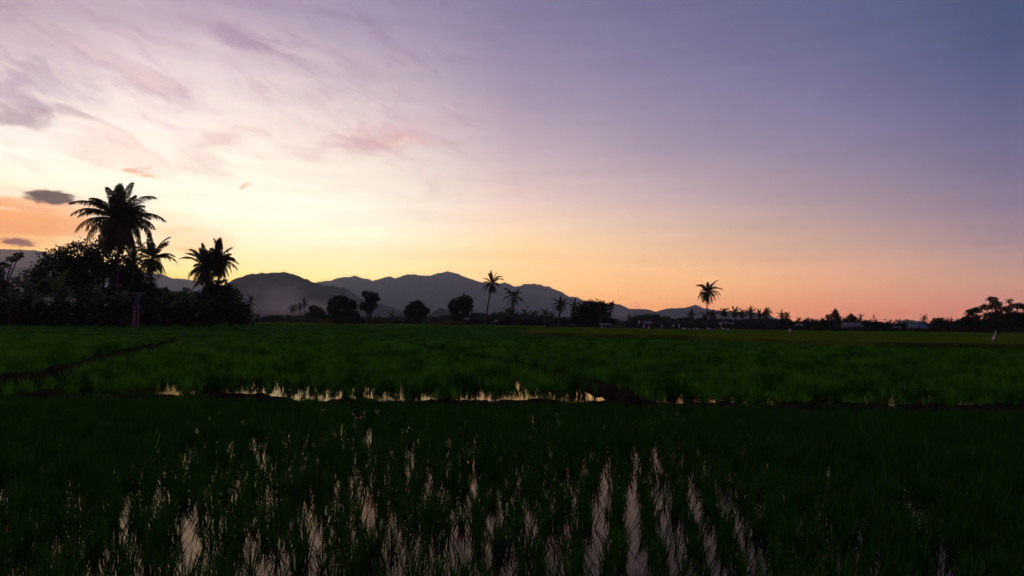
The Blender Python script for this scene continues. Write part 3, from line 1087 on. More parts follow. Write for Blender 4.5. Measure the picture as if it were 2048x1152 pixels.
def banana(px, D, hpx, label, name='banana_plant', n=8, seed=1, group='banana plants at the edge of the grove', spread=1.0, base_z=0.0, stems=1):
    rng = np.random.default_rng(seed)
    s_ = F / D
    x, y = gx(px, D)
    t_ = thing(name, (x, y, base_z), label, 'banana plant', group)
    H = hpx / s_
    b2, b3 = MB(), MB()
    for st_ in range(stems):
        ox, oy = (0, 0) if st_ == 0 else (rng.uniform(-1, 1), rng.uniform(-0.6, 0.6))
        hh = H * (1 if st_ == 0 else rng.uniform(0.6, 0.9))
        sh = hh * 0.52
        b2.tube([[ox, oy, -0.2], [ox, oy, sh * 0.5], [ox + 0.05, oy, sh]], [0.16, 0.13, 0.08], 7)
        for i in range(n):
            a_ = i * 2.39996 + rng.uniform(-0.4, 0.4)
            e = 1.45 - 1.35 * (i / n) + rng.uniform(-0.12, 0.12)
            L = hh * rng.uniform(0.52, 0.68)
            W = 0.30 * rng.uniform(0.8, 1.15) * max(0.6, L / 2.4)
            m_ = 12
            p = np.array([ox + 0.05, oy, sh])
            pts, ds = [p], []
            for k in range(m_):
                d_ = np.array([math.cos(a_) * math.cos(e) * spread, math.sin(a_) * math.cos(e), math.sin(e)])
                ds.append(d_)
                p = p + d_ * L / m_
                pts.append(p)
                e -= (0.05 + 0.17 * k / m_) * (0.4 + math.cos(e))
            pts = np.array(pts)
            ds.append(ds[-1])
            ds = np.array(ds)
            sd_ = np.cross(ds, [0, 0, 1.0])
            sd_ /= np.linalg.norm(sd_, axis=1)[:, None] + 1e-6
            up_ = np.cross(sd_, ds)
            tt = np.linspace(0, 1, m_ + 1)
            wp = W * np.interp(tt, [0, 0.16, 0.25, 0.55, 0.85, 1], [0.04, 0.05, 0.75, 1.0, 0.75, 0.05])
            for sg in (-1, 1):
                for k in range(2, m_):   # separate lobes: torn blade
                    dz = rng.uniform(-0.35, 0.25)
                    e0 = pts[k] + (sd_[k] * sg + up_[k] * dz) * wp[k] * rng.uniform(0.8, 1.1)
                    e1 = pts[k + 1] + (sd_[k + 1] * sg + up_[k] * dz) * wp[k + 1] * rng.uniform(0.8, 1.1)
                    b3.add([pts[k], e0, e1, pts[k + 1]], [[0, 1, 2, 3]])
            b3.tube(pts, np.linspace(0.045, 0.01, m_ + 1), 4, False)
    b2.build('stem', M['bark'], t_)
    b3.build('leaves', M['banana'], t_)
    return t_


GV = 'palms of the left hand grove'
# --- left grove
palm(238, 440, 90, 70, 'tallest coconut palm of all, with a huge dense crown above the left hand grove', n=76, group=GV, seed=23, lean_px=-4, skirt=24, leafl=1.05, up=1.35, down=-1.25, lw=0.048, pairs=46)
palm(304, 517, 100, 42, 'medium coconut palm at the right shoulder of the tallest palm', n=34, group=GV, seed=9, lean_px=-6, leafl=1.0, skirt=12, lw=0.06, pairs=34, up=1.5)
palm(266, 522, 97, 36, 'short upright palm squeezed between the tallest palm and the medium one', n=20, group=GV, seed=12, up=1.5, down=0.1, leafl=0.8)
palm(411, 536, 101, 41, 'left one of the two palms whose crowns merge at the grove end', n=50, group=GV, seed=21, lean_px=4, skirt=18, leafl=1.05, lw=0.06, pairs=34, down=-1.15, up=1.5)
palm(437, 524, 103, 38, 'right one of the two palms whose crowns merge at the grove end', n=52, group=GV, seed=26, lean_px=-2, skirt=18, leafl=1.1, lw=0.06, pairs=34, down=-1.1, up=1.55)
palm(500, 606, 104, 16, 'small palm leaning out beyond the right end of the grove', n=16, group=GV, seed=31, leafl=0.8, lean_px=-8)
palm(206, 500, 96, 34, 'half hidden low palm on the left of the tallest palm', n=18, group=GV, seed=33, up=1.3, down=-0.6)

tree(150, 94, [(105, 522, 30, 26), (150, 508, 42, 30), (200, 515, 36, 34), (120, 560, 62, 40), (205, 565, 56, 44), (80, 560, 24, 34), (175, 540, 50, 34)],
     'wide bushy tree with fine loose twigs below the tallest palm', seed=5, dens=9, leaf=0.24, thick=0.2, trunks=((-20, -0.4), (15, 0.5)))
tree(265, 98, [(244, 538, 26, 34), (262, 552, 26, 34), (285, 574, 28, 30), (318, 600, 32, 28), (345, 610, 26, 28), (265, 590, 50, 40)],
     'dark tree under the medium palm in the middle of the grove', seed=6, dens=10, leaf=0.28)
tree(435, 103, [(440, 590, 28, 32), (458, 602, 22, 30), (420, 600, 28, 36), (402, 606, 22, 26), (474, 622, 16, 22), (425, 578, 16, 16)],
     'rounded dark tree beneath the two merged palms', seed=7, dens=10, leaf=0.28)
tree(497, 100, [(490, 628, 13, 18), (506, 637, 12, 13)], 'small bush at the very right end of the grove', name='shrub', seed=8, dens=8, leaf=0.22, limbs=False, cat='shrub')
tree(10, 90, [(0, 590, 40, 30), (-60, 590, 60, 40), (40, 610, 40, 28)], 'dark leafy tree cut off by the left edge of the picture', seed=14, dens=8, leaf=0.24)
tree(20, 88, [(36, 510, 10, 6), (24, 518, 13, 7), (10, 530, 12, 8), (-8, 545, 16, 10), (-14, 560, 20, 12), (30, 560, 8, 6), (14, 572, 12, 9)], 'dark plume of foliage leaning up and right at the left edge', name='small_tree', seed=41, dens=10, leaf=0.22, trunks=((-20, 0.2),))

bsp = [(20, 96, 'leftmost'), (62, 104, 'second from the left'), (112, 112, 'tall pale'), (160, 92, 'spreading'), (205, 98, 'broad'), (248, 88, 'dark'), (330, 84, 'arching'), (372, 92, 'high'), (410, 66, 'low')]
lab_b = ['banana plant with drooping leaves nearest the left edge', 'banana plant below the leaning plume of foliage', 'banana plant with one upright bright green leaf below the bushy tree',
         'spreading banana plant left of the tallest palm trunk', 'banana plant with long arching leaves just left of the wooden posts', 'dark banana plant behind the wooden posts with blue tarpaulin',
         'banana plant right of the wooden posts', 'banana plant with leaves showing against the far ridge', 'low banana plant below the two merged palms']
for i, (px_, hp, _) in enumerate(bsp):
    banana(px_, 84 + (i * 5) % 8, hp, lab_b[i], n=9, seed=100 + i, stems=2)

# undergrowth of the grove: separate shrubs
for i, px_ in enumerate(range(-60, 500, 44)):
    jit = RNG.uniform(-10, 10)
    c_ = px_ + jit
    tree(c_, 81 + 6 * RNG.random(), [(c_ - 14, 628, 22, 18), (c_ + 14, 625, 22, 20), (c_, 616, 22, 18), (c_, 640, 30, 13)],
         'low dark shrub in the undergrowth at the foot of the left hand grove', name='shrub', seed=200 + i, dens=8, leaf=0.24, limbs=False, cat='shrub', group='undergrowth shrubs of the grove')

# --- mid distance trees
GM = 'small far palms'
pa = palm(586, 616, 300, 12, 'leftmost of the three small palms in front of the smoky hill', n=16, group=GM, seed=51, pairs=14, lw=0.16, leafl=1.0, trunk_r=0.16)
palm(600, 613, 300, 11, 'middle one of the three small palms in front of the smoky hill', n=15, group=GM, seed=52, pairs=14, lw=0.16, leafl=1.0, lean_px=3)
palm(609, 607, 300, 11, 'tallest of the three small palms in front of the smoky hill', n=15, group=GM, seed=53, pairs=14, lw=0.16, leafl=1.0, squeeze=1.0)
tree(632, 180, [(628, 618, 10, 7), (636, 626, 13, 11), (646, 634, 13, 9)], 'small leaning bush tree left of the first round tree', seed=54, dens=9, leaf=0.34)
tree(618, 185, [(618, 632, 9, 9)], 'little round bush beside the leaning bush tree', name='shrub', seed=55, dens=9, leaf=0.34, limbs=False, cat='shrub')
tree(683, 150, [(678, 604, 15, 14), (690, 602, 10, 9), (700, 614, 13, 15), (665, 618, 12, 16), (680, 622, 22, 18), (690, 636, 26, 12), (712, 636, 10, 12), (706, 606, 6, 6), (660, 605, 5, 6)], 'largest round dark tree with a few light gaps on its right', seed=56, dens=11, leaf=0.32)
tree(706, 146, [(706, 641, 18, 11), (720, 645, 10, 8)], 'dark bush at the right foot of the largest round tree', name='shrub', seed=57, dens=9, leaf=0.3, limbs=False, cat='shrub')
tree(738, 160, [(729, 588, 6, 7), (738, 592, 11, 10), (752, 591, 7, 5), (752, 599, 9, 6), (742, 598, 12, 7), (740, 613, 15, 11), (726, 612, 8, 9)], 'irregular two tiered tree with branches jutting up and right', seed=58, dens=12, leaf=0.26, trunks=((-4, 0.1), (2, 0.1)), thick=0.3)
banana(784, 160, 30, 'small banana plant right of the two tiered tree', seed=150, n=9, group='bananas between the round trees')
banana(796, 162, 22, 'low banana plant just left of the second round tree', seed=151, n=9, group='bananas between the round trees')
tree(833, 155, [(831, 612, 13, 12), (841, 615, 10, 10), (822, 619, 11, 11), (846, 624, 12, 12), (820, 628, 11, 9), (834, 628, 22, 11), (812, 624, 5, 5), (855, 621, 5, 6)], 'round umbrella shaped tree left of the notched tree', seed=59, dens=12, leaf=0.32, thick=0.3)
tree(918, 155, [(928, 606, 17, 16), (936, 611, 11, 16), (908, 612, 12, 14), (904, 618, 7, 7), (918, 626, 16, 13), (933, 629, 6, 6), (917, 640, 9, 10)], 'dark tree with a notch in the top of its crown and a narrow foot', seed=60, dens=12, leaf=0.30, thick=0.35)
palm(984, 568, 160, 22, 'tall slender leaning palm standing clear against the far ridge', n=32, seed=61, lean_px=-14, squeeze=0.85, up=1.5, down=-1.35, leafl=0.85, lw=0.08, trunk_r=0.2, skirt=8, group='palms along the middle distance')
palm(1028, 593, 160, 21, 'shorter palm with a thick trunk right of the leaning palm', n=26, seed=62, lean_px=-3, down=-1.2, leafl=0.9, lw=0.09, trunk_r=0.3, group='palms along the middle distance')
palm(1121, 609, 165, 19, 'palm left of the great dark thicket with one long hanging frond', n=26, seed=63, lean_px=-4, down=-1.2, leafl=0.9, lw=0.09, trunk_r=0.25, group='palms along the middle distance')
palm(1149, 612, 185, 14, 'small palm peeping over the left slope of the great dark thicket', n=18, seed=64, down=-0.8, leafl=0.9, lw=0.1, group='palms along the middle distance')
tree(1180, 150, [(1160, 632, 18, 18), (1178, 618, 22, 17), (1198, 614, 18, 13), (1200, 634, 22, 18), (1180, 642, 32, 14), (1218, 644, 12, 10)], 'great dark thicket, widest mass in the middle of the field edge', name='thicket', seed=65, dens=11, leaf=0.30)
palm(1201, 612, 148, 13, 'palm top poking out of the great dark thicket', n=18, seed=66, leafl=0.9, lw=0.1, group='palms along the middle distance')
palm(1222, 612, 160, 13, 'palm right behind the right end of the great dark thicket', n=20, seed=67, down=-1.0, leafl=0.9, lw=0.1, group='palms along the middle distance', lean_px=-2)
palm(1259, 634, 300, 6, 'tiny far palm between the thicket and the white flags', n=14, seed=68, pairs=12, lw=0.2, leafl=1.0, group=GM)
palm(1415, 585, 170, 25, 'lone tall palm with a round open crown, highest on the right half', n=42, seed=73, lean_px=-2, up=1.35, down=-1.15, leafl=0.85, lw=0.075, trunk_r=0.17, group='palms along the middle distance', droop=1.25)
rowp = [(1383, 630, 9, 'leftmost palm of the far row, standing apart and hazy'), (1411, 632, 11, 'palm just at the trunk of the lone tall palm'), (1427, 630, 11, 'palm right after the lone tall palm'),
        (1449, 624, 11, 'palm with an evenly spread crown, tallest of the far row'), (1469, 626, 11, 'palm with hanging fronds next after the tallest of the far row'), (1484, 629, 9, 'smallest palm in the middle of the far row'),
        (1501, 626, 11, 'palm right of the smallest one in the far row'), (1518, 630, 9, 'palm merging with its right neighbour in the far row'), (1532, 627, 12, 'broad palm that ends the far row on the right')]
for i, (a_, b_, c_, l_) in enumerate(rowp):
    palm(a_, b_, 250 + (i % 3) * 12, c_ + 1.5, l_, n=25, seed=300 + i, pairs=16, lw=0.17, leafl=1.0, group='far row of palms', down=-1.1, trunk_r=0.2)
palm(1563, 630, 190, 11, 'left one of the twin palms above a dark bush', n=20, seed=320, pairs=16, lw=0.11, leafl=0.95, group='twin palms')
palm(1573, 632, 190, 11, 'right one of the twin palms above a dark bush', n=20, seed=321, pairs=16, lw=0.11, leafl=0.95, group='twin palms')
tree(1569, 188, [(1568, 646, 15, 11), (1580, 650, 9, 9), (1556, 652, 10, 8)], 'dark bush under the twin palms', name='shrub', seed=322, dens=9, leaf=0.34, limbs=False, cat='shrub')

tree(1665, 190, [(1671, 627, 6, 9), (1664, 636, 11, 8), (1676, 637, 7, 8), (1650, 646, 13, 7), (1670, 649, 17, 10)], 'ragged tree rising to a pointed tuft, left of the bare twigs', seed=323, dens=10, leaf=0.30)
palm(1670, 626, 188, 9, 'palm tuft crowning the ragged pointed tree', n=14, seed=324, pairs=14, lw=0.1, group='right hand palms')
tree(1705, 190, [(1703, 634, 8, 6), (1711, 640, 8, 6), (1700, 644, 10, 8), (1692, 644, 6, 6), (1708, 652, 12, 8)], 'open crowned tree with light holes right of the bare twigs', seed=325, dens=8, leaf=0.32)
palm(1721, 636, 190, 9, 'palm close on the right of the open crowned tree', n=18, seed=326, pairs=14, lw=0.12, group='right hand palms')
tree(1728, 195, [(1728, 650, 12, 9), (1740, 654, 9, 6)], 'dark rounded bush below the palm by the open crowned tree', name='shrub', seed=327, dens=9, leaf=0.34, limbs=False, cat='shrub')
for i, (a_, b_, l_) in enumerate([(1739, 644, 'small palm left of the floodlight mast'), (1762, 647, 'small palm between the floodlight mast and the thin pole'), (1780, 645, 'small palm right of the thin pole')]):
    palm(a_, b_, 230, 7, l_, n=15, seed=330 + i, pairs=12, lw=0.16, leafl=1.0, group='right hand palms')
palm(1848, 636, 180, 10, 'palm standing free left of the right hand grove', n=18, seed=340, pairs=18, lw=0.11, group='right hand palms', droop=1.4)
palm(1862, 645, 185, 8, 'low palm just right of the free standing palm', n=16, seed=341, pairs=14, lw=0.12, group='right hand palms')
tree(1878, 185, [(1872, 640, 7, 5), (1882, 640, 7, 5), (1876, 650, 14, 9), (1890, 652, 10, 8)], 'feathery small tree above the blue roofed hut side', seed=342, dens=9, leaf=0.28)
palm(1903, 644, 180, 9, 'left one of the two dumpy palms before the right hand grove', n=18, seed=343, pairs=14, lw=0.13, group='right hand palms')
palm(1917, 643, 180, 8, 'right one of the two dumpy palms before the right hand grove', n=18, seed=344, pairs=14, lw=0.13, group='right hand palms')
tree(1950, 165, [(1940, 624, 8, 6), (1953, 620, 10, 6), (1948, 636, 14, 10), (1930, 642, 14, 8), (1948, 655, 26, 10)], 'stepped tree at the left side of the right hand grove', seed=345, dens=12, leaf=0.28, thick=0.25)
tree(1985, 160, [(1972, 614, 12, 6), (1985, 598, 11, 5), (1990, 608, 11, 7), (1978, 632, 16, 8), (1996, 622, 9, 10), (1985, 652, 24, 12)], 'tallest tree of the right hand grove with a flat tufted top', seed=346, dens=11, leaf=0.27, thick=0.3)
palm(2019, 602, 158, 10, 'palm rising out of the right hand grove near the picture edge', n=16, seed=347, pairs=20, lw=0.09, droop=1.6, up=1.2, down=-0.4, group='right hand palms')
tree(2035, 158, [(2014, 618, 10, 7), (2036, 612, 14, 6), (2056, 614, 14, 10), (2024, 634, 20, 10), (2050, 640, 18, 14), (2020, 652, 26, 12), (2070, 630, 20, 24)], 'wide holed tree at the right edge of the picture', seed=348, dens=11, leaf=0.27, thick=0.3)

for i, (a_, b_, r_, l_) in enumerate([(1597, 641, 8, 'small palm just right of the twin palms'), (1616, 640, 6, 'small palm left of the utility pole with a crossarm'), (1646, 642, 8, 'small palm against the left flank of the ragged pointed tree'),
                                      (1690, 640, 7, 'small palm in the gap between the bare twigs and the open crowned tree'), (1752, 643, 6, 'tiny palm touching the foot of the floodlight mast'), (1797, 644, 8, 'small palm left of the far blue hill'),
                                      (1892, 642, 8, 'small palm left of the two dumpy palms'), (1932, 640, 8, 'small palm at the left foot of the right hand grove')]):
    palm(a_, b_, 215 + i * 4, r_, l_, n=20, seed=360 + i, pairs=14, lw=0.15, leafl=1.0, group='right hand palms')

# bare twigs
t_ = thing('bare_tree', (*gx(1682, 190), 0), 'leafless sapling with thin upright twigs', 'tree')
rng = np.random.default_rng(5)
b2 = MB()
b2.tube([[0, 0, -0.3], [0.1, 0, 1.2], [0.2, 0, 2.3]], [0.12, 0.09, 0.06], 6)
b2.build('trunk', M['bark'], t_)
b2 = MB()
for i in range(34):
    a_ = rng.uniform(0, 6.28)
    st_ = np.array([0.2, 0, 1.2 + rng.random() * 1.1])
    e_ = rng.uniform(0.5, 1.4)
    L = rng.uniform(0.8, 2.2)
    d_ = np.array([math.cos(a_) * math.cos(e_), math.sin(a_) * math.cos(e_), math.sin(e_)])
    b2.tube([st_, st_ + d_ * L * 0.5, st_ + d_ * L * 0.9 + np.array([rng.normal(0, 0.1), 0, 0.2])], [0.035, 0.025, 0.01], 4)
b2.build('branches', M['bark'], t_)

# low shrubs and bananas along the far edge, centre
for i in range(12):
    px_ = 945 + i * 17 + RNG.uniform(-5, 5)
    h_ = RNG.uniform(6, 15)
    tree(px_, 158 + RNG.uniform(-6, 14), [(px_ - 5, 652 - h_ * 0.6, 9, h_ * 0.55), (px_ + 5, 650 - h_ * 0.5, 9, h_ * 0.6)],
         'small dark shrub in the hedge line between the leaning palm and the great thicket', name='shrub', seed=400 + i, dens=9, leaf=0.30, limbs=False, cat='shrub', group='hedge line shrubs')
for i, (px_, h_, l_) in enumerate([(1018, 44, 'banana plant at the foot of the thick trunked palm'), (1050, 40, 'banana plant right of the thick trunked palm'), (1068, 38, 'banana plant with spiky upright leaves midway to the hanging frond palm'), (1090, 40, 'banana plant with arching leaves left of the hanging frond palm'), (1104, 32, 'low banana plant directly left of the hanging frond palm')]):
    banana(px_, 158, h_ * 1.05, l_, seed=430 + i, n=10, group='banana plants at the middle of the field edge', stems=2)
tree(760, 150, [(752, 640, 14, 6), (770, 643, 14, 5)], 'weedy low growth below the two tiered tree', name='shrub', seed=440, dens=9, leaf=0.26, limbs=False, cat='shrub', mat='weed')
tree(905, 140, [(890, 646, 20, 4), (915, 647, 20, 4), (870, 647, 14, 3)], 'yellowish weeds at the foot of the notched tree', name='weeds', seed=441, dens=9, leaf=0.24, limbs=False, cat='weeds', mat='weed')
tree(660, 150, [(655, 642, 14, 5), (672, 644, 14, 5)], 'yellowish weeds below the largest round tree', name='weeds', seed=442, dens=8, leaf=0.24, limbs=False, cat='weeds', mat='weed')
tree(560, 190, [(552, 637, 14, 4), (575, 639, 12, 3)], 'low dark hedge left of the three small palms', name='shrub', seed=443, dens=9, leaf=0.3, limbs=False, cat='shrub')


# far woods, hazy: read as one mass
def wood(name, label, pts, D0, D1, n, seed, size=0.55, palms=0.22):
    rng = np.random.default_rng(seed)
    pts = np.array(pts, float)
    b2 = MB()
    for i in range(n):
        a_ = rng.uniform(pts[0, 0], pts[-1, 0])
        topy = np.interp(a_, pts[:, 0], pts[:, 1]) + rng.uniform(-1.0, 4.0)
        D = rng.uniform(D0, D1)
        s_ = F / D
        p_ = at(a_, topy, D)
        H = max(p_[2], 1.0)
        x, y = p_[0], p_[1]
        w_ = rng.uniform(3, 6.5) / s_ * 1.0
        if rng.random() < palms:
            c_ = np.array([x, y, H * 0.95])
            frond_set(b2, c_, H * 0.32, 13, rng, 1.4, -1.0, 0.9, 9, 0.16, 1.0)
            b2.tube([[x, y, 0], [x, y, H * 0.95]], [0.2, 0.15], 5)
        else:
            leaf_cloud(b2, [(x, y, H * 0.72, w_, w_, H * 0.28), (x + w_ * 0.5, y, H * 0.35, w_ * 1.2, w_, H * 0.38)], 4.2, size, rng, 0.3)
    o_ = b2.build(name, M['leaf'])
    return tag(o_, label, 'wood', kind='stuff')


wood('distant_wood', 'hazy far wood behind the white flags and the far row of palms', [(1240, 644), (1270, 632), (1290, 630), (1330, 630), (1345, 639), (1365, 635), (1400, 636), (1440, 638), (1480, 639), (1540, 638), (1600, 644), (1640, 643)], 330, 420, 330, 500, 0.5)
wood('distant_wood', 'dark far wood between the ragged pointed tree and the right hand grove', [(1590, 643), (1610, 639), (1640, 641), (1700, 642), (1760, 645), (1800, 645), (1830, 646), (1900, 643), (1960, 640), (2000, 630), (2060, 622)], 205, 260, 330, 501, 0.4)
wood('distant_wood', 'hazy low wood behind the huts and the leaning palm', [(520, 632), (560, 630), (640, 633), (760, 634), (860, 632), (930, 629), (950, 625), (975, 628), (1000, 624), (1040, 628), (1120, 634), (1180, 636), (1250, 638)], 330, 460, 260, 502, 0.5)
wood('distant_wood', 'dark hedge running along the foot of the far row of palms', [(1250, 650), (1360, 649), (1400, 647), (1500, 648), (1600, 652), (1680, 654)], 200, 225, 110, 503, 0.34)


wood('low_scrub', 'low dark scrub joining the round trees in the middle distance', [(520, 643), (600, 642), (700, 641), (770, 643), (860, 642), (950, 644)], 165, 205, 120, 504, 0.3, 0.0)
wood('low_scrub', 'low dark scrub behind the yellow green rice on the right', [(1560, 655), (1700, 655), (1800, 657), (1900, 657), (2060, 655)], 118, 150, 160, 505, 0.26, 0.0)


# ------------------------------------------------------------------ buildings
def hut(px, D, wpx, wall_hpx, roof_hpx, label, name='hut', wall='plaster', roof='roof', rz=0.0, depth=None, base_z=0.0, py_base=None, shed=False):
    s_ = F / D
    x, y = gx(px, D)
    W = wpx / s_
    H = wall_hpx / s_
    RH = roof_hpx / s_
    T = depth or W * 0.8
    t_ = thing(name, (x, y, base_z), label, 'hut', rz=rz)
    b2 = MB()
    th = 0.12
    b2.box((0, -T / 2 + th / 2, H / 2), (W, th, H))
    b2.box((0, T / 2 - th / 2, H / 2), (W, th, H))
    b2.box((-W / 2 + th / 2, 0, H / 2), (th, T - 2 * th, H))
    b2.box((W / 2 - th / 2, 0, H / 2), (th, T - 2 * th, H))
    w_ = b2.build('wall', M[wall], t_)
    b2 = MB()
    ov = 0.35
    if shed:
        v = np.array([[-W / 2 - ov, -T / 2 - ov, H], [W / 2 + ov, -T / 2 - ov, H], [W / 2 + ov, T / 2 + ov, H + RH], [-W / 2 - ov, T / 2 + ov, H + RH]])
        v2 = v + [0, 0, 0.08]
        b2.add(np.concatenate([v, v2]), [[0, 3, 2, 1], [4, 5, 6, 7], [0, 1, 5, 4], [1, 2, 6, 5], [2, 3, 7, 6], [3, 0, 4, 7]])
    else:
        for sg in (-1, 1):
            v = np.array([[-W / 2 - ov, sg * (T / 2 + ov), H - 0.12], [W / 2 + ov, sg * (T / 2 + ov), H - 0.12], [W / 2 + ov, sg * 0.003, H + RH], [-W / 2 - ov, sg * 0.003, H + RH]])
            v2 = v + [0, 0, 0.07]
            b2.add(np.concatenate([v, v2]), [[0, 3, 2, 1], [4, 5, 6, 7], [0, 1, 5, 4], [1, 2, 6, 5], [2, 3, 7, 6], [3, 0, 4, 7]])
        for sg in (-1, 1):
            xx_ = sg * (W / 2 - 0.06)
            b2.add([[xx_ - 0.05, -T / 2, H + 0.002], [xx_ - 0.05, T / 2, H + 0.002], [xx_ - 0.05, 0, H + RH], [xx_ + 0.05, -T / 2, H + 0.002], [xx_ + 0.05, T / 2, H + 0.002], [xx_ + 0.05, 0, H + RH]], [[0, 1, 2], [3, 5, 4]])
    b2.build('roof', M[roof], t_)
    b2 = MB()
    dh = min(H * 0.85, 1.9)
    b2.box((W * 0.22, -T / 2 - 0.02, dh / 2), (min(0.8, W * 0.25), 0.05, dh))
    b2.build('door', M['dark'], t_)
    b2 = MB()
    b2.box((-W * 0.22, -T / 2 - 0.02, H * 0.6), (min(0.9, W * 0.25), 0.05, H * 0.32))
    b2.build('window', M['dark'], t_)
    return t_


hut(941, 175, 16, 7, 5, 'small grey roofed hut behind the hedge, left of the leaning palm')
hut(961, 178, 13, 8, 3, 'pale low hut directly behind the foot of the leaning palm')
hc = hut(995, 180, 22, 8, 3, 'long pale hut beside the lit lamp, right of the leaning palm')
hut(1018, 172, 9, 8, 3, 'short white walled hut half hidden by the banana at the thick trunked palm')
hut(1211, 140, 17, 9, 2, 'little blue grey shed under the right end of the great thicket', name='shed', wall='roof', shed=True, depth=1.8)
hut(1296, 230, 12, 7, 3, 'tiny blue and white house between the white flags', name='house', wall='roof', roof='blueroof')
hut(1447, 225, 12, 8, 3, 'low grey roofed hut in the dark hedge right of the lone tall palm')
hut(1460, 228, 9, 8, 2, 'white fronted hut next to the low grey roofed one')
hut(1593, 205, 18, 7, 3, 'dark hut with a flat grey roof just behind the white notice board')
hut(1703, 175, 30, 9, 7, 'wide house with a dull blue grey roof under the open crowned tree', name='house', wall='wood', roof='roof')
hut(1793, 170, 8, 6, 4, 'tiny hut with one sloping grey roof left of the blue roofed hut')
hut(1834, 150, 26, 9, 8, 'hut with a shiny blue metal roof and pale yellow wall', wall='plaster', roof='blueroof', rz=R(-12))
hut(1852, 148, 6, 7, 2, 'small white box shed at the right corner of the blue roofed hut', name='shed', shed=True)
hut(1771, 165, 14, 3, 2, 'low white slab roof lying just above the yellow green rice', name='shelter', roof='plaster', shed=True)

# lamp outside the long pale hut
px_ = 982
x, y = gx(px_, 172)
t_ = thing('yard_lamp', (x, y, 0), 'bright white lamp on a short post beside the leaning palm', 'lamp')
zt = at(px_, 644.5, 172)[2]
b2 = MB()
b2.tube([[0, 0, -0.2], [0, 0, zt]], [0.05, 0.04], 6)
b2.build('post', M['wood'], t_)
b2 = MB()
b2.tube([[0, -0.05, zt - 0.05], [0, -0.05, zt + 0.05], [0, -0.05, zt + 0.18], [0, -0.05, zt + 0.28]], [0.08, 0.17, 0.17, 0.06], 8)
b2.build('bulb', M['lamp'], t_, True)

# ------------------------------------------------------------------ small things
# wooden posts with a blue tarpaulin
D = 80
s_ = F / D
x, y = gx(271, D)
t_ = thing('wooden_frame', (x, y, 0), 'rough frame of pale wooden posts in front of the left hand grove', 'post frame')
for (a_, w_, top_) in [(267.5, 0.12, 610), (271, 0.10, 612), (277, 0.11, 609)]:
    p_ = at(a_, top_, D) - np.array([x, y, 0])
    b2 = MB()
    b2.tube([[p_[0] - 0.03, 0, -0.3], [p_[0], 0.02, p_[2] * 0.5], [p_[0] + 0.02, 0, p_[2]]], [w_, w_ * 0.9, w_ * 0.8], 7)
    b2.build('post', M['wood'], t_)
p0 = at(268, 609, D) - np.array([x, y, 0])
p1 = at(281, 588, D) - np.array([x, y, 0])
b2 = MB()
b2.tube([p0, (p0 + p1) / 2 + [0.05, 0, 0], p1 + [0, 0, 0.1]], [0.09, 0.08, 0.07], 6)
b2.build('brace', M['wood'], t_)
pb = at(233, 589, D) - np.array([x, y, 0])
b2 = MB()
b2.tube([[pb[0], 0.2, p1[2] + 0.05], [p1[0] + 0.6, 0.2, p1[2] + 0.12]], [0.05, 0.05], 6)
b2.build('beam', M['wood'], t_)
# tarpaulin
nr, nc = 14, 10
u, v_ = np.meshgrid(np.linspace(0, 1, nc), np.linspace(0, 1, nr))
L0, L1 = at(268, 612, D), at(273, 588, D)
R0, R1 = at(275, 626, D), at(283, 588, D)
G_ = ((L0 * (1 - v_[..., None]) + L1 * v_[..., None]) * (1 - u[..., None]) + (R0 * (1 - v_[..., None]) + R1 * v_[..., None]) * u[..., None])
G_[..., 1] += 0.10 * np.sin(u * 17 + v_ * 3) - 0.12
G_[..., 0] += 0.04 * np.sin(v_ * 9)
back_ = G_.copy()
back_[..., 1] += 0.012
b2 = MB()
b2.add(G_, grid_faces(nr, nc))
b2.add(back_, grid_faces(nr, nc)[:, ::-1])
ta = b2.build('tarpaulin', M['tarp'], smooth_=True)
tag(ta, 'folded blue tarpaulin hanging from the wooden frame', 'tarpaulin')

# white flags on stakes (bird scarers)
fl = [(1277, 641, 648, 'white rag highest on its stake, leftmost of the bird scarers'), (1286, 648, 655, 'white rag beside the tiny blue and white house'), (1297, 654, 658, 'short white rag low in the rice below the blue and white house'),
      (1321, 650, 655, 'slanting white rag midway between the blue and white house and the lone palm'), (1345, 649, 653, 'small white rag left of its slanting neighbour before the lone palm'), (1356, 649, 655, 'white rag closest to the lone tall palm on its left')]
for i, (a_, y0_, y1_, l_) in enumerate(fl):
    D = 130
    x, y = gx(a_, D)
    z1 = at(a_, y0_, D)[2]
    z0 = at(a_, y1_, D)[2]
    t_ = thing('scarer_flag', (x, y, 0), l_, 'flag', 'white rags on stakes in the far rice')
    b2 = MB()
    b2.tube([[0, 0, -0.2], [0, 0, z1 + 0.05]], [0.02, 0.015], 5)
    b2.build('stake', M['wood'], t_)
    b2 = MB()
    w_ = 0.26
    lean_ = [0.0, 0.08, 0.0, 0.32, 0.1, 0.14][i]
    nr = 6
    for sgn in (0, 0.02):
        vv = []
        for k in range(nr):
            q = k / (nr - 1)
            zz = z1 + (z0 - z1) * q
            vv += [[0.015 + lean_ * q, sgn - 0.03 * math.sin(q * 5), zz], [w_ * (1 - 0.3 * q) + lean_ * q, sgn + 0.05 * math.sin(q * 6), zz - 0.04]]
        b2.add(vv, [[2 * k, 2 * k + 1, 2 * k + 3, 2 * k + 2] for k in range(nr - 1)])
    b2.build('rag', M['white'], t_)

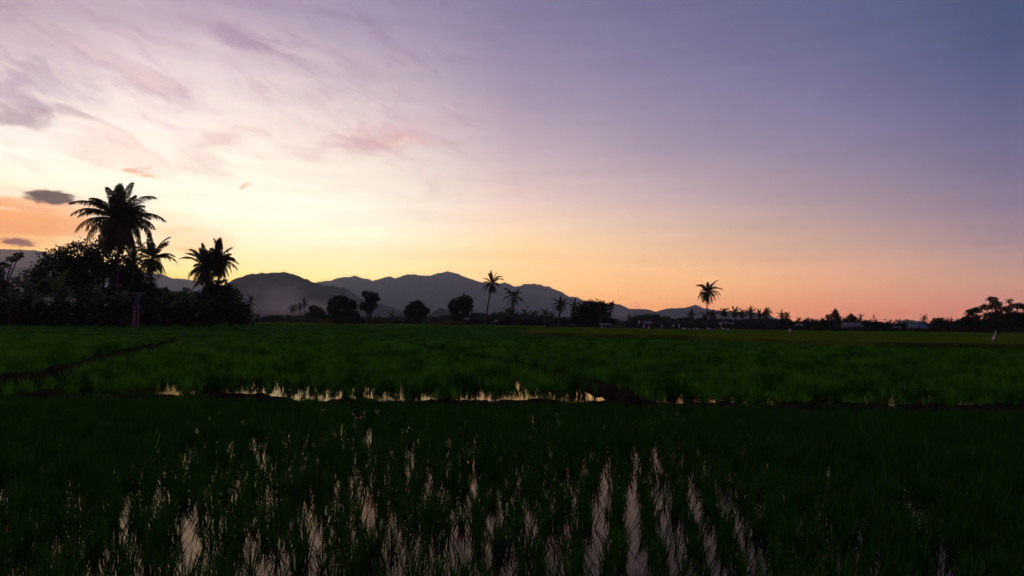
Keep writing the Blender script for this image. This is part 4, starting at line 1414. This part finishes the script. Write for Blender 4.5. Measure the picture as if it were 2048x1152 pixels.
# line of small white blocks along the road edge
xs_ = [1362, 1366, 1371, 1379, 1386, 1388, 1394, 1398, 1403, 1416, 1421, 1429, 1436, 1446, 1456, 1467, 1474]
proto = None
for i, a_ in enumerate(xs_):
    D = 136
    x, y = gx(a_, D)
    ztop = at(a_, 656.0 + (a_ - 1362) * 0.012, D)[2]
    if proto is None:
        b2 = MB()
        b2.box((0, 0, 0.3), (0.22, 0.2, 1.3), taper=0.85)
        b2.box((0, 0, 0.97), (0.26, 0.24, 0.05))
        proto = b2.build('marker_stone', M['white'])
        o_ = proto
        tag(o_, 'small white marker stone along the far rice edge beside the lone tall palm', 'marker stone', 'white marker stones along the far field edge')
    else:
        o_ = proto.copy()
        C.objects.link(o_)
    o_.location = (x, y, ztop - 0.9)
    o_.scale = (0.8 + 1.3 * ((i * 7) % 5) / 5, 1, 0.72 + 0.28 * ((i * 3) % 4) / 3)

# white notice board
D = 62
x, y = gx(1579.5, D)
zc = at(1579.5, 660.5, D)[2]
t_ = thing('notice_board', (x, y, 0), 'small square white notice board on a stake in the yellow green rice', 'sign')
b2 = MB()
b2.tube([[0, 0.03, -0.2], [0, 0.03, zc + 0.1]], [0.02, 0.02], 6)
b2.build('stake', M['wood'], t_)
b2 = MB()
b2.box((0, 0, zc), (0.24, 0.02, 0.25))
pn = b2.build('panel', M['white'], t_)
b2 = MB()
b2.box((0.01, -0.013, zc), (0.09, 0.004, 0.10))
b2.build('print', M['grey'], pn)

# poles
x, y = gx(1747, 235)
zt = at(1747, 631, 235)[2]
t_ = thing('floodlight_mast', (x, y, 0), 'tall thin mast with two lamp heads rising above the dark wood', 'mast')
b2 = MB()
b2.tube([[0, 0, -0.3], [0, 0, zt]], [0.16, 0.10], 7)
b2.build('pole', M['metal'], t_)
for (dx_, dz_) in [(0.0, 0.0), (0.35, -0.85)]:
    b2 = MB()
    b2.box((dx_, -0.15, zt + dz_), (0.55, 0.3, 0.35), taper=0.8)
    b2.build('lamp_head', M['metal'], t_)
tips = []
for (a_, ty, l_) in [(1770, 637, 'thin utility pole with a short crossarm right of the floodlight mast'), (1635, 637, 'utility pole with a crossarm left of the ragged pointed tree')]:
    x, y = gx(a_, 240)
    zt = at(a_, ty, 240)[2]
    t_ = thing('utility_pole', (x, y, 0), l_, 'utility pole', 'utility poles')
    b2 = MB()
    b2.tube([[0, 0, -0.3], [0, 0, zt]], [0.14, 0.10], 7)
    b2.build('pole', M['wood'], t_)
    b2 = MB()
    b2.box((0, 0.12, zt - 0.35), (1.3, 0.1, 0.12))
    b2.build('crossarm', M['wood'], t_)
    tips.append((x, y + 0.12, zt - 0.27))
b2 = MB()
x0_, y0_, z0_ = tips[1]
pe = at(1480, 634, 262)
q = np.linspace(0, 1, 16)
for dx_ in (-0.5, 0.5):
    b2.tube(np.stack([x0_ + dx_ + (pe[0] - x0_) * q, y0_ + (pe[1] - y0_) * q, z0_ + (pe[2] - z0_) * q - 1.0 * np.sin(q * math.pi)], 1), 0.018, 4)
pe = at(1770, 637, 240)
for dx_ in (-0.5, 0.5):
    b2.tube(np.stack([x0_ + dx_ + (tips[0][0] - x0_) * q, y0_ + 0 * q, z0_ + (tips[0][2] - z0_) * q - 0.6 * np.sin(q * math.pi)], 1), 0.018, 4)
tag(b2.build('power_line', M['dark']), 'thin sagging wires between the utility poles above the dark wood', 'power line')


# ------------------------------------------------------------------ egret
def skin_body(name, pts, rads, edges, mat, parent=None, root=0, sub=2):
    me = bpy.data.meshes.new(name)
    me.from_pydata([tuple(map(float, p_)) for p_ in pts], edges, [])
    o_ = bpy.data.objects.new(name, me)
    C.objects.link(o_)
    o_.modifiers.new('skin', 'SKIN').use_smooth_shade = True
    for i, r_ in enumerate(rads):
        sv = me.skin_vertices[0].data[i]
        sv.radius = (r_, r_)
        sv.use_root = (i == root)
    ss = o_.modifiers.new('sub', 'SUBSURF')
    ss.levels = sub
    ss.render_levels = sub
    me.materials.append(mat)
    if parent:
        o_.parent = parent
    return o_


D = 37.0
ex, ey = gx(1987, D)
zf = 0.10
eg = thing('egret', (ex, ey, 0), 'white egret standing with its neck stretched up at the edge of the yellow green rice', 'bird')
zh = at(1990, 662, D)[2]     # head
zb = at(1988, 679, D)[2]     # lower body
bd = [(0.01, 0.02, zb - 0.00), (0.00, 0.0, zb + 0.07), (0.01, -0.01, zb + 0.15), (0.03, -0.02, zb + 0.22), (0.055, -0.03, zb + 0.29), (0.085, -0.03, zh - 0.11), (0.105, -0.03, zh - 0.05), (0.10, -0.03, zh - 0.01), (0.075, -0.03, zh + 0.005), (0.05, -0.03, zh - 0.002)]
skin_body('body', bd, [0.040, 0.066, 0.058, 0.036, 0.024, 0.018, 0.016, 0.018, 0.026, 0.013], [(i, i + 1) for i in range(len(bd) - 1)], M['feather'], eg, root=1)
b2 = MB()
b2.tube([(0.05, -0.03, zh - 0.002), (0.0, -0.03, zh - 0.012), (-0.045, -0.03, zh - 0.022)], [0.011, 0.008, 0.002], 6)
b2.build('beak', M['beak'], eg)
for dx_ in (-0.028, 0.03):
    b2 = MB()
    b2.tube([(dx_, 0.0, zb + 0.02), (dx_ - 0.01, 0.015, (zb + zf) / 2 + 0.03), (dx_, 0.0, zf)], [0.013, 0.011, 0.008], 6)
    for a_ in (-0.5, 0, 0.5, 3.14):
        b2.tube([(dx_, 0, zf), (dx_ - 0.07 * math.cos(a_), -0.07 * math.sin(a_), zf - 0.008)], [0.007, 0.004], 5)
    b2.build('leg', M['leg'], eg)
b2 = MB()
for k in range(3):   # tail and folded wing tips
    b2.tube([(-0.05 + 0.02 * k, 0.03, zb + 0.10), (-0.045 + 0.02 * k, 0.05, zb - 0.02), (-0.03 + 0.015 * k, 0.06, zb - 0.09)], [0.03, 0.025, 0.006], 6)
b2.build('tail', M['feather'], eg, True)
# the mound it stands on
b2 = MB()
a_ = np.linspace(0, 2 * math.pi, 18, endpoint=False)
rings = []
for r_, z_ in [(1.3, -0.09), (0.9, 0.03), (0.5, 0.08), (0.2, 0.10)]:
    rings.append(np.stack([ex + r_ * 1.6 * np.cos(a_) * (1 + 0.1 * np.sin(3 * a_)), ey + r_ * 0.6 * np.sin(a_), z_ + 0 * a_], 1))
V_ = np.concatenate(rings)
fs = [[i * 18 + j, i * 18 + (j + 1) % 18, (i + 1) * 18 + (j + 1) % 18, (i + 1) * 18 + j] for i in range(3) for j in range(18)]
b2.add(V_, fs)
b2.f.append(np.array([[54 + j for j in range(18)]]))
tag(b2.build('earth_bank', M['mud']), kind='structure')

# ------------------------------------------------------------------ haze
b2 = MB()
b2.box((0, 3250, 324), (12900, 7400, 652))
hzo = b2.build('haze', None or M['white'])
m, t, o = new_mat('haze')
pv = nd(t, 'ShaderNodeVolumePrincipled')
pv.inputs['Color'].default_value = (0.56, 0.72, 0.90, 1)
pv.inputs['Density'].default_value = HZ_DENS
pv.inputs['Anisotropy'].default_value = 0.45
lk(pv.outputs[0], o.inputs['Volume'], t)
hzo.data.materials.clear()
hzo.data.materials.append(m)
tag(hzo, 'thin evening haze over the fields and hills', 'haze', kind='stuff')


# ------------------------------------------------------------------ smoke of field fires
def smoke(px0, px1, pyt, D, dens, col_, label, seed):
    a_ = at(px0, hz(px0), D)
    b_ = at(px1, hz(px1), D)
    zt_ = at((px0 + px1) / 2, pyt, D)[2]
    W, Hh = b_[0] - a_[0], zt_
    bb = MB()
    bb.tube([[0, 0, 0.5], [0, 0, Hh * 0.3], [W * 0.08, 0, Hh * 0.65], [W * 0.15, 0, Hh]], [W * 0.42, W * 0.5, W * 0.55, W * 0.5], 20)
    ob = bb.build('smoke', M['white'])
    ob.location = ((a_[0] + b_[0]) / 2, D, 0)
    m_, t_, o_ = new_mat('smoke')
    tco = nd(t_, 'ShaderNodeTexCoord')
    mp = nd(t_, 'ShaderNodeMapping')
    mp.inputs['Location'].default_value = (0, 0, -0.9)
    mp.inputs['Scale'].default_value = (2 / W, 2 / W, 1.9 / Hh)
    lk(tco.outputs['Object'], mp.inputs[0], t_)
    ln_ = nd(t_, 'ShaderNodeVectorMath', operation='LENGTH')
    lk(mp.outputs[0], ln_.inputs[0], t_)
    fall = smooth(ln_.outputs['Value'], 0.98, 0.1, tree=t_)
    ns = nd(t_, 'ShaderNodeTexNoise')
    ns.inputs['Scale'].default_value = 3.2 / W
    ns.inputs['Detail'].default_value = 3
    lk(tco.outputs['Object'], ns.inputs['Vector'], t_)
    d__ = math_n('MULTIPLY', math_n('MULTIPLY', fall, smooth(ns.outputs['Fac'], 0.3, 0.7, tree=t_), tree=t_), dens, tree=t_)
    p__ = nd(t_, 'ShaderNodeVolumePrincipled')
    p__.inputs['Color'].default_value = (*col_, 1)
    p__.inputs['Anisotropy'].default_value = 0.3
    lk(d__, p__.inputs['Density'], t_)
    lk(p__.outputs[0], o_.inputs['Volume'], t_)
    ob.data.materials.clear()
    ob.data.materials.append(m_)
    tag(ob, label, 'smoke', kind='stuff')


smoke(470, 640, 548, 1300, 0.014, (0.72, 0.8, 0.86), 'pale smoke drifting up in front of the nearest dark hill', 1)
smoke(400, 800, 592, 1500, 0.006, (0.75, 0.8, 0.84), 'thin mist lying along the foot of the nearest dark hill', 3)
smoke(1150, 1300, 600, 3000, 0.0035, (0.85, 0.78, 0.76), 'pinkish smoke at the low right end of the mountains', 2)
